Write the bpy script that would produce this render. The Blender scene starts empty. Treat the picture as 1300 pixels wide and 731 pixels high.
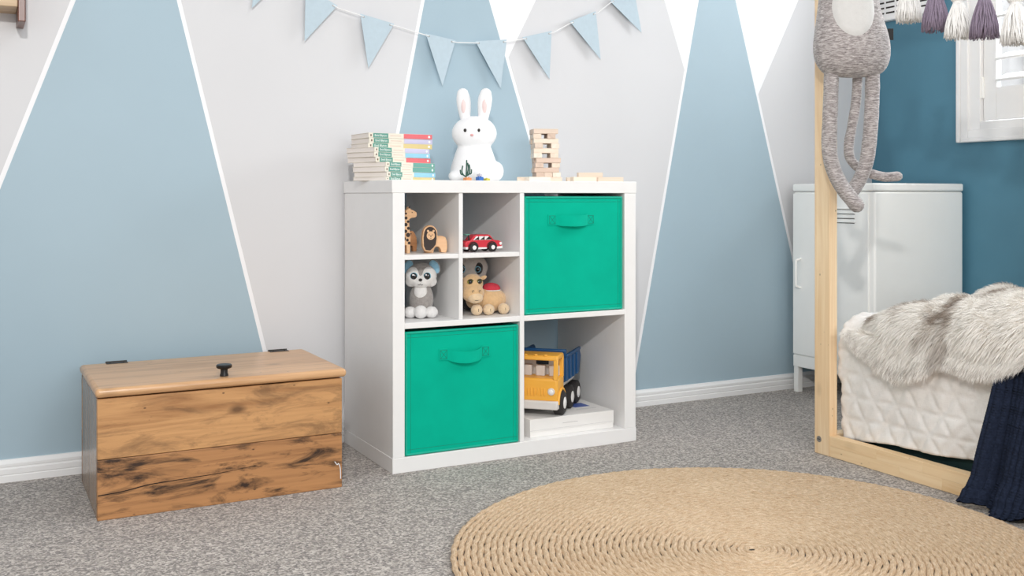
import bpy, bmesh, math, random
from mathutils import Vector, Matrix, noise
random.seed(7)
S = bpy.context.scene
COL = S.collection
PI = math.pi

# ------------------------------------------------------------------ camera, world, lights, exposure
YAW = math.radians(28.113)
cam_d = bpy.data.cameras.new('camera'); cam = bpy.data.objects.new('camera', cam_d); COL.objects.link(cam)
cam.location = (0, 0, .7275); cam.rotation_euler = (PI / 2, 0, -YAW)
cam_d.sensor_width = 36; cam_d.lens = 36 * 1283.25 / 1300
cam_d.shift_y = -(365.5 - 248.8) / 1300
cam_d.clip_start = .02
S.camera = cam

W = bpy.data.worlds.new('room_ambient'); S.world = W; W.use_nodes = True
bg = W.node_tree.nodes['Background']
bg.inputs[0].default_value = (.97, .985, 1.0, 1); bg.inputs[1].default_value = .98

def area(name, loc, aim, sx, sy, power, col=(1, 1, 1)):
    d = bpy.data.lights.new(name, 'AREA'); d.shape = 'RECTANGLE'; d.size = sx; d.size_y = sy
    d.energy = power; d.color = col
    o = bpy.data.objects.new(name, d); COL.objects.link(o); o.location = loc
    o.rotation_euler = (Vector(aim) - Vector(loc)).to_track_quat('-Z', 'Y').to_euler(); return o
area('window_daylight', (3.66, 1.80, 1.98), (1.6, 2.0, .35), 1.15, 1.1, 200, (.96, .98, 1))
area('overhead_fill', (1.3, 1.1, 2.40), (1.3, 1.1, 0), .7, .7, 12)  # added unseen fill overhead, so the walls darken towards the floor
area('rear_fill', (.8, -1.5, 1.5), (1.7, 2.6, .7), 2.2, 1.5, 66)  # added soft fill behind the camera to brighten the faces turned towards it
d = bpy.data.lights.new('flash_lamp', 'POINT'); d.energy = 195; d.shadow_soft_size = .05; d.color = (1, .975, .94)  # small flash above and left of the camera, placed from its cast shadows
o = bpy.data.objects.new('flash_lamp', d); COL.objects.link(o); o.location = (-.10, -.05, 1.73)

vs = S.view_settings
S.display_settings.display_device = 'sRGB'
vs.view_transform = 'Standard'; vs.look = 'None'; vs.gamma = 1; vs.use_curve_mapping = False
vs.exposure = -0.70
try:
    S.cycles.use_denoising = True; S.cycles.max_bounces = 8
except Exception: pass

# ------------------------------------------------------------------ materials
def lin(c):
    return tuple(((v / 255) / 12.92 if v / 255 <= .04045 else ((v / 255 + .055) / 1.055) ** 2.4) for v in c) + (1,)
class NT:
    def __init__(s, name):
        s.m = bpy.data.materials.new(name); s.m.use_nodes = True
        s.t = s.m.node_tree; s.b = s.t.nodes['Principled BSDF']
    def n(s, kind, **kw):
        x = s.t.nodes.new(kind)
        for k, v in kw.items(): setattr(x, k, v)
        return x
    def l(s, a, b): s.t.links.new(a, b)
    def coord(s, scale=(1, 1, 1), which='Object', rot=(0, 0, 0)):
        tc = s.n('ShaderNodeTexCoord'); mp = s.n('ShaderNodeMapping'); mp.inputs['Scale'].default_value = scale
        mp.inputs['Rotation'].default_value = rot
        s.l(tc.outputs[which], mp.inputs[0]); return mp.outputs[0]
    def noise(s, vec, scale, detail=3, rough=.55, dist=0):
        x = s.n('ShaderNodeTexNoise'); x.inputs['Scale'].default_value = scale; x.inputs['Detail'].default_value = detail
        x.inputs['Roughness'].default_value = rough; x.inputs['Distortion'].default_value = dist
        if vec is not None: s.l(vec, x.inputs['Vector'])
        return x.outputs['Fac']
    def ramp(s, fac, stops):
        x = s.n('ShaderNodeValToRGB'); e = x.color_ramp.elements
        while len(e) < len(stops): e.new(.5)
        for i, (p, c) in enumerate(stops): e[i].position = p; e[i].color = c
        s.l(fac, x.inputs[0]); return x.outputs[0]
    def mix(s, fac, a, b, mode='MIX'):
        x = s.n('ShaderNodeMix', data_type='RGBA', blend_type=mode)
        for sock, v in ((x.inputs[0], fac), (x.inputs[6], a), (x.inputs[7], b)):
            if isinstance(v, (float, int)): sock.default_value = v
            elif isinstance(v, tuple): sock.default_value = v
            else: s.l(v, sock)
        return x.outputs[2]
    def math(s, op, a, b=0.):
        x = s.n('ShaderNodeMath', operation=op)
        for sock, v in ((x.inputs[0], a), (x.inputs[1], b)):
            if isinstance(v, (float, int)): sock.default_value = v
            else: s.l(v, sock)
        return x.outputs[0]
    def bump(s, h, strength=.3, dist=.01):
        x = s.n('ShaderNodeBump'); x.inputs['Strength'].default_value = strength; x.inputs['Distance'].default_value = dist
        s.l(h, x.inputs['Height']); s.l(x.outputs[0], s.b.inputs['Normal'])
    def color(s, c):
        if isinstance(c, tuple): s.b.inputs['Base Color'].default_value = c
        else: s.l(c, s.b.inputs['Base Color'])
        return s
    def set(s, **kw):
        for k, v in kw.items(): s.b.inputs[k.replace('_', ' ')].default_value = v
        return s
MATS = {}
def plain(name, rgb, rough=.5, var=.04, vscale=20, bump=0, bscale=200, coat=0, sheen=0, spec=.5, metal=0):
    if name in MATS: return MATS[name]
    t = NT(name); c = lin(rgb)
    v = t.coord()
    lo = tuple(x * (1 - var) for x in c[:3]) + (1,); hi = tuple(min(1, x * (1 + var)) for x in c[:3]) + (1,)
    t.color(t.ramp(t.noise(v, vscale), [(.3, lo), (.7, hi)]))
    t.set(Roughness=rough, Coat_Weight=coat, Sheen_Weight=sheen, Specular_IOR_Level=spec, Metallic=metal)
    if bump: t.bump(t.noise(v, bscale, 2), bump, .003)
    MATS[name] = t.m; return t.m

def wood(name, light, dark, axis, grain=1., knots=0., stain=0., rough=.45, scale=1., tint=.0, streak=None):
    """grain runs along axis 0/1/2 of the object"""
    t = NT(name)
    sc = [26 * scale] * 3; sc[axis] = 1.6 * scale
    v = t.coord(tuple(sc))
    oi = t.n('ShaderNodeObjectInfo')
    add = t.n('ShaderNodeVectorMath', operation='ADD'); cmb = t.n('ShaderNodeCombineXYZ')
    r = t.math('MULTIPLY', oi.outputs['Random'], 37.)
    for i in range(3): t.l(r, cmb.inputs[i])
    t.l(v, add.inputs[0]); t.l(cmb.outputs[0], add.inputs[1]); v = add.outputs[0]
    f = t.noise(v, 1.0, 6, .6, 1.2)
    c = t.ramp(f, [(.30, lin(dark)), (.52, lin(light)), (.75, lin(tuple(min(255, x * 1.05) for x in light)))])
    sc2 = [120 * scale] * 3; sc2[axis] = 3 * scale
    f2 = t.noise(t.coord(tuple(sc2)), 1.0, 3)
    c = t.mix(.26 * grain, c, t.ramp(f2, [(.35, lin(dark)), (.65, lin(light))]), 'MIX')
    if knots:
        s3 = [11.] * 3; s3[axis] = 6.
        vo = t.n('ShaderNodeTexVoronoi'); vo.inputs['Scale'].default_value = 1.; t.l(t.coord(tuple(s3)), vo.inputs['Vector'])
        k = t.ramp(vo.outputs['Distance'], [(.05, (1, 1, 1, 1)), (.16, (0, 0, 0, 1))])
        c = t.mix(t.math('MULTIPLY', k, knots), c, lin((70, 42, 22)))
        s4 = [60.] * 3; s4[axis] = 34.
        vo2 = t.n('ShaderNodeTexVoronoi'); vo2.inputs['Scale'].default_value = 1.; t.l(t.coord(tuple(s4)), vo2.inputs['Vector'])
        sel = t.ramp(t.noise(t.coord(), 14, 2), [(.54, (0, 0, 0, 1)), (.62, (1, 1, 1, 1))])
        k2 = t.ramp(vo2.outputs['Distance'], [(.06, (1, 1, 1, 1)), (.14, (0, 0, 0, 1))])
        c = t.mix(t.math('MULTIPLY', t.math('MULTIPLY', k2, sel), .8), c, lin((45, 28, 18)))
    if stain:
        s5 = [24.] * 3; s5[axis] = 6.
        n5 = t.ramp(t.noise(t.coord(tuple(s5)), 1., 7, .68, .6), [(.49, (0, 0, 0, 1)), (.63, (1, 1, 1, 1))])
        c = t.mix(t.math('MULTIPLY', n5, stain), c, lin((44, 28, 20)))
    if tint:
        c = t.mix(tint, c, t.ramp(oi.outputs['Random'], [(0, lin(dark)), (1, lin(light))]))
    t.color(c); t.set(Roughness=rough); t.bump(f2, .12, .002)
    return t.m

M = {}
M['white'] = plain('satin_white_board', (240, 239, 238), .38, .01)
M['gloss_white'] = plain('gloss_white_trim', (240, 240, 240), .28, .01)
M['wall_white'] = plain('white_wall_paint', (243, 243, 245), .6, .012, 3)
M['wall_grey'] = plain('pale_grey_wall_paint', (214, 214, 216), .6, .012, 3)
M['wall_blue'] = plain('dusty_blue_wall_paint', (165, 187, 199), .55, .02, 3)
M['teal'] = plain('teal_wall_paint', (80, 130, 152), .6, .05, 4)
M['flag'] = plain('dusty_blue_card', (186, 203, 213), .75, .03, 60, .1, 500)
M['cord'] = plain('white_cord', (242, 242, 242), .8)
M['green'] = plain('green_felt_fabric', (0, 178, 148), .95, .05, 14, .15, 900, spec=.15)
M['green_edge'] = plain('green_binding_fabric', (20, 172, 146), .85, .05, 60, .1, 900)
M['green_dark'] = plain('green_stitching', (6, 130, 108), .9, .05)
M['locker'] = plain('white_powder_coated_steel', (251, 251, 248), .35, .01)
M['black'] = plain('black_paint', (22, 20, 20), .35)
M['black_metal'] = plain('blackened_metal', (52, 48, 44), .45, .2, 90, metal=.5)
M['steel'] = plain('brushed_steel', (170, 168, 165), .35, metal=.9)
M['rabbit'] = plain('matte_white_plastic', (246, 246, 247), .35, .005)
M['pink'] = plain('soft_pink_plastic', (226, 170, 170), .5)

# ------------------------------------------------------------------ mesh helpers
class MB:
    def __init__(s): s.v = []; s.f = []
    def add(s, vs, fs):
        o = len(s.v); s.v += [tuple(p) for p in vs]; s.f += [tuple(i + o for i in f) for f in fs]; return s
    def box(s, x0, x1, y0, y1, z0, z1):
        return s.add([(x0, y0, z0), (x1, y0, z0), (x1, y1, z0), (x0, y1, z0), (x0, y0, z1), (x1, y0, z1), (x1, y1, z1), (x0, y1, z1)],
                     [(3, 2, 1, 0), (4, 5, 6, 7), (0, 1, 5, 4), (1, 2, 6, 5), (2, 3, 7, 6), (3, 0, 4, 7)])
    def prism(s, pts, fn, a, b):
        """pts 2-D outline (ccw), fn(u,v,w) -> xyz, extruded w from a to b"""
        n = len(pts)
        vs = [fn(u, v, a) for u, v in pts] + [fn(u, v, b) for u, v in pts]
        fs = [tuple(range(n))[::-1], tuple(range(n, 2 * n))] + [(i, (i + 1) % n, n + (i + 1) % n, n + i) for i in range(n)]
        return s.add(vs, fs)
    def tube(s, path, rad, n=10, caps=True, flat=1.):
        path = [Vector(p) for p in path]; m = len(path)
        if not hasattr(rad, '__len__'): rad = [rad] * m
        vs = []; up = None
        for i, p in enumerate(path):
            t = (path[min(i + 1, m - 1)] - path[max(i - 1, 0)]).normalized()
            if up is None:
                up = Vector((0, 0, 1)) if abs(t.z) < .9 else Vector((0, 1, 0))
            side = t.cross(up).normalized(); up = side.cross(t).normalized()
            for k in range(n):
                a = 2 * PI * k / n
                vs.append(p + (side * math.cos(a) + up * math.sin(a) * flat) * rad[i])
        fs = [(i * n + k, i * n + (k + 1) % n, (i + 1) * n + (k + 1) % n, (i + 1) * n + k) for i in range(m - 1) for k in range(n)]
        if caps: fs += [tuple(range(n))[::-1], tuple(range((m - 1) * n, m * n))]
        return s.add(vs, fs)
    def rtube(s, path, rad, n=12):
        """tube with rounded ends"""
        P = [Vector(p) for p in path]; r = list(rad) if hasattr(rad, '__len__') else [rad] * len(P)
        t0 = (P[0] - P[1]).normalized(); t1 = (P[-1] - P[-2]).normalized()
        pre = [(P[0] + t0 * r[0] * math.sin(a), r[0] * math.cos(a)) for a in (1.5, 1.1, .6)]
        post = [(P[-1] + t1 * r[-1] * math.sin(a), r[-1] * math.cos(a)) for a in (.6, 1.1, 1.5)]
        return s.tube([p for p, _ in pre] + P + [p for p, _ in post], [q for _, q in pre] + r + [q for _, q in post], n)
    def ball(s, c, r, rot=None, nu=20, nv=12):
        if not hasattr(r, '__len__'): r = (r, r, r)
        c = Vector(c); R = rot if rot is not None else Matrix.Identity(3); vs = [c + R @ Vector((0, 0, -r[2]))]
        for i in range(1, nv):
            a = -PI / 2 + PI * i / nv
            for k in range(nu):
                b = 2 * PI * k / nu
                vs.append(c + R @ Vector((r[0] * math.cos(a) * math.cos(b), r[1] * math.cos(a) * math.sin(b), r[2] * math.sin(a))))
        vs.append(c + R @ Vector((0, 0, r[2]))); L = len(vs) - 1
        fs = [(0, 1 + (k + 1) % nu, 1 + k) for k in range(nu)]
        for i in range(nv - 2):
            for k in range(nu):
                a = 1 + i * nu + k; b = 1 + i * nu + (k + 1) % nu; fs.append((a, b, b + nu, a + nu))
        o = 1 + (nv - 2) * nu
        fs += [(o + k, o + (k + 1) % nu, L) for k in range(nu)]
        return s.add(vs, fs)
    def lathe(s, prof, c=(0, 0, 0), n=24, axis=2, sx=1., sy=1.):
        """prof: (r, h) list bottom to top"""
        c = Vector(c); vs = []
        for r, h in prof:
            for k in range(n):
                a = 2 * PI * k / n; x, y = r * math.cos(a) * sx, r * math.sin(a) * sy
                p = (x, y, h) if axis == 2 else ((h, x, y) if axis == 0 else (y, h, x))
                vs.append(c + Vector(p))
        m = len(prof)
        fs = [(i * n + k, i * n + (k + 1) % n, (i + 1) * n + (k + 1) % n, (i + 1) * n + k) for i in range(m - 1) for k in range(n)]
        fs += [tuple(range(n))[::-1], tuple(range((m - 1) * n, m * n))]
        return s.add(vs, fs)
    def build(s, name, mat, parent=None, bevel=0, smooth=40, seg=2, world=False, remesh=0, subsurf=0):
        me = bpy.data.meshes.new(name)
        vs = s.v
        if world and parent is not None:
            l = parent.location; vs = [(a - l.x, b - l.y, c - l.z) for a, b, c in vs]
        me.from_pydata(vs, [], s.f); me.update()
        bm = bmesh.new(); bm.from_mesh(me); bmesh.ops.recalc_face_normals(bm, faces=bm.faces[:]); bm.to_mesh(me); bm.free()
        if smooth: 
            me.shade_smooth(); me.set_sharp_from_angle(angle=math.radians(smooth))
        me.materials.append(mat)
        o = bpy.data.objects.new(name, me); COL.objects.link(o); o.parent = parent
        if remesh:
            k = o.modifiers.new('remesh', 'REMESH'); k.mode = 'VOXEL'; k.voxel_size = remesh; k.use_smooth_shade = True
            k = o.modifiers.new('smooth', 'SMOOTH'); k.iterations = 4; k.factor = .5
        if bevel:
            k = o.modifiers.new('bevel', 'BEVEL'); k.width = bevel; k.segments = seg; k.limit_method = 'ANGLE'; k.angle_limit = .7
        if subsurf:
            k = o.modifiers.new('sub', 'SUBSURF'); k.levels = subsurf; k.render_levels = subsurf
        return o
XZ = lambda u, v, w: (u, w, v)
def tag(o, label, cat, group=None):
    o['label'] = label; o['category'] = cat
    if group: o['group'] = group
    return o
def thing(name, label, cat, loc=(0, 0, 0), rz=0, group=None):
    o = bpy.data.objects.new(name, None); COL.objects.link(o); o.location = loc; o.rotation_euler = (0, 0, rz)
    o.empty_display_size = .05
    return tag(o, label, cat, group)
def struct(o, label):
    o['kind'] = 'structure'; o['label'] = label; return o
def struct_empty(name, label, loc):
    o = bpy.data.objects.new(name, None); COL.objects.link(o); o.location = loc; return struct(o, label)
def circ(cx, cy, r, n=20, a0=0, a1=2 * PI, ry=None):
    ry = ry or r
    full = abs(a1 - a0 - 2 * PI) < 1e-6
    return [(cx + r * math.cos(a0 + (a1 - a0) * i / (n if full else n - 1)), cy + ry * math.sin(a0 + (a1 - a0) * i / (n if full else n - 1))) for i in range(n)]
def bez(pts, n=8):
    """Catmull-Rom through points"""
    P = [Vector(p) for p in pts]; P = [2 * P[0] - P[1]] + P + [2 * P[-1] - P[-2]]; out = []
    for i in range(1, len(P) - 2):
        for k in range(n):
            t = k / n; a, b, c, d = P[i - 1], P[i], P[i + 1], P[i + 2]
            out.append(.5 * ((2 * b) + (c - a) * t + (2 * a - 5 * b + 4 * c - d) * t * t + (3 * b - a - 3 * c + d) * t ** 3))
    out.append(P[-2]); return out
def text_mesh(name, txt, size, mat, parent, loc, rot, extrude=.0002, sx=1.):
    cu = bpy.data.curves.new('t', 'FONT'); cu.body = txt; cu.size = size; cu.extrude = extrude
    cu.align_x = 'CENTER'; cu.align_y = 'CENTER'; cu.resolution_u = 2
    t = bpy.data.objects.new('t', cu); COL.objects.link(t)
    dg = bpy.context.evaluated_depsgraph_get(); me = bpy.data.meshes.new_from_object(t.evaluated_get(dg))
    bpy.data.objects.remove(t); me.materials.clear(); me.materials.append(mat); me.name = name
    o = bpy.data.objects.new(name, me); COL.objects.link(o); o.parent = parent; o.location = loc; o.rotation_euler = rot; o.scale = (sx, 1, 1)
    return o

# ------------------------------------------------------------------ room shell
WY, RX, CEIL = 2.884, 3.170, 2.45
t = NT('grey_carpet')
v = t.coord()
vo = t.n('ShaderNodeTexVoronoi'); vo.inputs['Scale'].default_value = 210; t.l(v, vo.inputs['Vector'])
sep = t.n('ShaderNodeSeparateColor'); t.l(vo.outputs['Color'], sep.inputs[0])
n1 = t.noise(v, 150, 2, .7); n3 = t.noise(v, 4, 3); n4 = t.noise(v, 45, 3, .65)
f = t.math('ADD', t.math('MULTIPLY', sep.outputs[0], .34), t.math('ADD', t.math('MULTIPLY', n1, .42), t.math('MULTIPLY', n4, .24)))
c = t.ramp(f, [(.32, lin((82, 75, 70))), (.46, lin((136, 127, 120))), (.56, lin((174, 164, 155))), (.70, lin((220, 212, 204)))])
c = t.mix(.22, c, t.ramp(n3, [(.3, lin((136, 130, 126))), (.7, lin((166, 159, 154)))]), 'MIX')
t.color(c); t.set(Roughness=.95, Sheen_Weight=.25); t.bump(f, .9, .010)
CARPET = t.m
b = MB().box(-1.3, RX + .1, -1.2, WY + .1, -.05, 0)
struct(b.build('floor', CARPET, smooth=0), 'speckled grey carpet floor')

def clip(poly, p, q, off):
    """keep the part to the left of p->q, moved inwards by off"""
    dx, dy = q[0] - p[0], q[1] - p[1]; L = math.hypot(dx, dy); nx, ny = -dy / L, dx / L
    dist = lambda a: (a[0] - p[0]) * nx + (a[1] - p[1]) * ny - off
    out = []
    for i in range(len(poly)):
        a, b = poly[i], poly[(i + 1) % len(poly)]; da, db = dist(a), dist(b)
        if da >= 0: out.append(a)
        if da * db < 0:
            k = da / (da - db); out.append((a[0] + (b[0] - a[0]) * k, a[1] + (b[1] - a[1]) * k))
    return out
wall = MB().box(-1.3, RX + .1, WY, WY + .1, 0, CEIL).build('wall_back', M['wall_white'], smooth=0)
struct(wall, 'white wall painted with blue and pale grey mountain shapes')
L1 = ((.0629, .7612), (.2346, 1.2421)); L2 = ((.7385, .2854), (.5017, 1.2665))
L3 = ((1.1457, .9217), (1.229, 1.333)); L4 = ((1.6196, .879), (1.4625, 1.3544))
W1 = ((1.524, 1.180), (1.6226, 1.3689)); W1b = ((2.2420, 1.1781), (2.1539, 1.4175))
L5 = ((2.0393, .2053), (2.295, 1.4308)); L6 = ((2.7442, .5146), (2.475, 1.4475)); W2 = ((2.575, 1.11), (2.7721, 1.4739))
RIGHT = lambda l: (l[1], l[0]); LEFT = lambda l: l      # lines point upwards
def panel(name, mat, x0, x1, halves, label):
    poly = [(x0, 0), (x1, 0), (x1, CEIL), (x0, CEIL)]
    for h in halves: poly = clip(poly, h[0], h[1], .0058)
    o = MB().prism(poly, XZ, WY - .0006, WY + .002).build(name, mat, wall, smooth=0); o['label'] = label
panel('painted_panel', M['wall_grey'], -1.3, .3975, [LEFT(L1)], 'pale grey painted panel')
panel('painted_panel', M['wall_blue'], -1.3, 3, [RIGHT(L1), LEFT(L2)], 'dusty blue painted mountain')
panel('painted_panel', M['wall_grey'], .3975, 1.35, [RIGHT(L2), LEFT(L3)], 'pale grey painted panel')
panel('painted_panel', M['wall_blue'], 0, 3, [RIGHT(L3), LEFT(L4)], 'dusty blue painted mountain')
panel('painted_panel', M['wall_grey'], 1.3, 3, [RIGHT(L4), RIGHT(W1), LEFT(W1b), LEFT(L5)], 'pale grey painted panel')
panel('painted_panel', M['wall_blue'], 1.5, RX, [RIGHT(L5), LEFT(L6)], 'dusty blue painted mountain')
panel('painted_panel', M['wall_grey'], 2.3, RX, [RIGHT(L6), RIGHT(W2)], 'pale grey painted panel')

# right wall with the window opening  (Y 1.28..2.43, z .962..2.10)
OY0, OY1, OZ0, OZ1 = 1.25, 2.432, .962, 2.08
b = MB().box(RX, RX + .1, -1.2, WY, 0, OZ0).box(RX, RX + .1, -1.2, WY, OZ1, CEIL).box(RX, RX + .1, -1.2, OY0, OZ0, OZ1).box(RX, RX + .1, OY1, WY, OZ0, OZ1)
struct(b.build('wall_right', M['teal'], smooth=0), 'plain teal painted wall with the window')

# baseboards with a stepped profile: (out, z)
prof = [(0, 0), (.016, 0), (.016, .016), (.0135, .018), (.0155, .021), (.0155, .033), (.012, .036), (.012, .038), (.0138, .040), (.0138, .046), (.009, .050), (.006, .0555), (0, .056)]
b = MB().prism(prof, lambda u, v, w: (w, WY - u, v), -1.3, RX)
struct(b.build('baseboard_back', M['gloss_white'], smooth=25), 'white moulded baseboard along the mural wall')
b = MB().prism(prof, lambda u, v, w: (RX - u, w, v), -1.2, WY - .016)
struct(b.build('baseboard_right', M['gloss_white'], smooth=25), 'white moulded baseboard along the teal wall')

# window with plantation shutter
win = struct_empty('window_1', 'white framed window with louvred shutter', (RX, OY1, OZ0))
def wpart(name, boxes, mat=None, bevel=.002):
    b = MB()
    for q in boxes: b.box(*q)
    return b.build(name, mat or M['gloss_white'], win, bevel=bevel, world=True)
for nm, y0, y1, z0, z1 in (('architrave', OY1 - .002, OY1 + .044, OZ0 - .042, OZ1 + .04), ('architrave', OY0 - .044, OY0 + .002, OZ0 - .042, OZ1 + .04)):
    wpart(nm, [(RX - .018, RX, y0, y1, z0, z1)])
    e0, e1 = (y1 - .018, y1) if y0 > 2 else (y0, y0 + .018)
    wpart('moulding', [(RX - .024, RX - .016, e0, e1, z0, z1)], bevel=.004)
wpart('architrave', [(RX - .018, RX, OY0 + .002, OY1 - .002, OZ0 - .042, OZ0 + .002)])
wpart('moulding', [(RX - .024, RX - .016, OY0 - .026, OY1 + .026, OZ0 - .042, OZ0 - .026)], bevel=.004)
wpart('architrave', [(RX - .018, RX, OY0 + .002, OY1 - .002, OZ1, OZ1 + .04)])
wpart('inner_frame', [(RX - .008, RX + .06, OY1 - .045, OY1, OZ0, OZ1), (RX - .008, RX + .06, OY0, OY0 + .045, OZ0, OZ1),
                      (RX - .008, RX + .06, OY0 + .045, OY1 - .045, OZ0, OZ0 + .03), (RX - .008, RX + .06, OY0 + .045, OY1 - .045, OZ1 - .03, OZ1)])
sy1, sy0, sz0, sz1 = OY1 - .048, OY0 + .048, OZ0 + .034, OZ1 - .034
ym = (sy0 + sy1) / 2
for (a, bb) in ((ym + .002, sy1), (sy0, ym - .002)):
    wpart('shutter_stile', [(RX + .008, RX + .036, a, a + .05, sz0, sz1)]); wpart('shutter_stile', [(RX + .008, RX + .036, bb - .05, bb, sz0, sz1)])
    wpart('shutter_rail', [(RX + .008, RX + .036, a + .05, bb - .05, sz0, sz0 + .115)]); wpart('shutter_rail', [(RX + .008, RX + .036, a + .05, bb - .05, sz1 - .1, sz1)])
    nl = 11; z = sz0 + .15
    while z < sz1 - .12:
        ca, sa = math.cos(.35), math.sin(.35); hw, ht = .036, .0045
        pts = [(hw * ca - ht * sa, hw * sa + ht * ca), (-hw * ca - ht * sa, -hw * sa + ht * ca), (-hw * ca + ht * sa, -hw * sa - ht * ca), (hw * ca + ht * sa, hw * sa - ht * ca)]
        MB().prism(pts, lambda u, v, w: (RX + .03 + u, w, z + v), a + .051, bb - .051).build('louvre', M['gloss_white'], win, bevel=.003, world=True)
        z += .074
wpart('hinge', [(RX - .002, RX + .009, sy1 - .004, sy1 + .004, 1.075, 1.15)], M['locker'], .001)
g = NT('window_glass')
_mx = g.n('ShaderNodeMixShader'); _tr = g.n('ShaderNodeBsdfTransparent'); _gl = g.n('ShaderNodeBsdfGlossy'); _gl.inputs['Roughness'].default_value = .02
_mx.inputs[0].default_value = .06; g.l(_tr.outputs[0], _mx.inputs[1]); g.l(_gl.outputs[0], _mx.inputs[2]); g.l(_mx.outputs[0], g.t.nodes['Material Output'].inputs['Surface'])
wpart('pane', [(RX + .088, RX + .092, OY0, OY1, OZ0, OZ1)], g.m, 0)

# louvred vent high on the teal wall
vt = thing('wall_vent', 'white slotted vent cover high on the teal wall beside the window', 'vent', (RX, 2.70, 1.41))
MB().box(RX - .030, RX, 2.545, 2.875, 1.41, 1.62).build('cover', M['gloss_white'], vt, bevel=.004, world=True)
for k in range(8):
    z = 1.436 + k * .0205
    for y0, y1 in ((2.795, 2.828), (2.745, 2.785), (2.695, 2.735), (2.645, 2.685), (2.595, 2.635)):
        MB().box(RX - .0315, RX - .029, y0, y1, z, z + .006).build('slot', M['black_metal'], vt, world=True, smooth=0)

# ------------------------------------------------------------------ cube shelf
FX, FY, BY = .9705, 2.478, 2.866
sh = thing('cube_shelf', 'white cube storage shelf with four compartments and small dividers', 'shelf', (1.355, 2.67, 0))
def sp(name, x0, x1, y0, y1, z0, z1, bev=.0012):
    return MB().box(x0, x1, y0, y1, z0, z1).build(name, M['white'], sh, bevel=bev, world=True)
sp('top_panel', .9680, 1.7430, FY - .001, BY, .736, .770)
sp('bottom_panel', .9695, 1.7425, FY - .001, BY, 0, .0405)
sp('side_panel', FX, 1.0042, FY, BY, .0405, .736); sp('side_panel', 1.7013, 1.7412, FY, BY, .0405, .736)
sp('upright_divider', 1.3492, 1.3628, FY, BY, .0405, .736)
sp('middle_shelf', 1.0042, 1.3492, FY, BY, .3775, .3927); sp('middle_shelf', 1.3628, 1.7013, FY, BY, .3775, .3927)
sp('small_divider', 1.1622, 1.1740, FY + .002, BY - .01, .3927, .736)
sp('small_shelf', 1.0042, 1.1622, FY + .003, BY - .01, .5590, .5718); sp('small_shelf', 1.1740, 1.3492, FY + .003, BY - .01, .5590, .5718)

# ------------------------------------------------------------------ fabric bins
def fabric_bin(x0, x1, z0, z1, hx0, hx1, hz, label, sag):
    cx = (x0 + x1) / 2; y0, y1 = FY + .005, FY + .36
    r = thing('fabric_bin', label, 'storage bin', (cx, (y0 + y1) / 2, z0), 0, 'green fabric bins in the cube shelf')
    t_ = .006
    MB().box(x0, x1, y0, y0 + t_, z0, z1).build('front_panel', M['green'], r, bevel=.003, world=True)
    MB().box(x0, x0 + t_, y0 + t_, y1, z0, z1).build('side_panel', M['green'], r, bevel=.002, world=True)
    MB().box(x1 - t_, x1, y0 + t_, y1, z0, z1).build('side_panel', M['green'], r, bevel=.002, world=True)
    MB().box(x0 + t_, x1 - t_, y1 - t_, y1, z0, z1).build('back_panel', M['green'], r, bevel=.002, world=True)
    MB().box(x0 + t_, x1 - t_, y0 + t_, y1 - t_, z0, z0 + t_).build('base_panel', M['green'], r, world=True)
    i = .0035
    for nm, pa, pb in (('piping', (x0 + i, z0 + i), (x0 + i, z1 - i)), ('piping', (x1 - i, z0 + i), (x1 - i, z1 - i)), ('piping', (x0 + i, z0 + i), (x1 - i, z0 + i)), ('piping', (x0 + i, z1 - i), (x1 - i, z1 - i))):
        MB().tube([(pa[0], y0 - .0005, pa[1]), (pb[0], y0 - .0005, pb[1])], .0028, 8).build(nm, M['green_edge'], r, world=True)
    i = .016
    for pa, pb in (((x0 + i, z0 + .006), (x0 + i, z1 - .006)), ((x1 - i, z0 + .006), (x1 - i, z1 - .006)), ((x0 + .006, z1 - i), (x1 - .006, z1 - i)), ((x0 + .006, z0 + i), (x1 - .006, z0 + i))):
        MB().tube([(pa[0], y0 + .0001, pa[1]), (pb[0], y0 + .0001, pb[1])], .0006, 6).build('seam', M['green_dark'], r, world=True)
    hh = .0155; e = .026
    # strap: flat at both sewn ends, bowed and drooping in between
    sec = []
    N = 24
    for k in range(N + 1):
        u = k / N; x = hx0 + (hx1 - hx0) * u
        w = 0 if (x < hx0 + e or x > hx1 - e) else math.sin(PI * (x - hx0 - e) / (hx1 - hx0 - 2 * e)) ** .6
        sec.append((x, y0 - .0022 - .020 * w, hz - sag * w))
    vs = []; fs = []
    for x, y, z in sec: vs += [(x, y, z - hh), (x, y, z + hh), (x, y + .002, z + hh), (x, y + .002, z - hh)]
    for k in range(N):
        for q in range(4): fs.append((k * 4 + q, k * 4 + (q + 1) % 4, k * 4 + 4 + (q + 1) % 4, k * 4 + 4 + q))
    fs += [(3, 2, 1, 0), (N * 4, N * 4 + 1, N * 4 + 2, N * 4 + 3)]
    st = MB().add(vs, fs).build('handle', M['green'], r, world=True, smooth=50)
    for xa in (hx0 + .004, hx1 - e + .002):
        b = MB(); xb = xa + e - .007; za, zb = hz - hh + .004, hz + hh - .004; yy = y0 - .0024
        for p, q in (((xa, za), (xb, za)), ((xb, za), (xb, zb)), ((xb, zb), (xa, zb)), ((xa, zb), (xa, za)), ((xa, za), (xb, zb)), ((xa, zb), (xb, za))):
            b.tube([(p[0], yy, p[1]), (q[0], yy, q[1])], .0006, 5)
        o = b.build('stitching', M['green_dark'], st, world=False)
        for vv in o.data.vertices: vv.co -= r.location
fabric_bin(1.0066, 1.3468, .0412, .3690, 1.1040, 1.2580, .3020, 'green fabric bin in the lower left compartment of the white shelf', .010)
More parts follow.
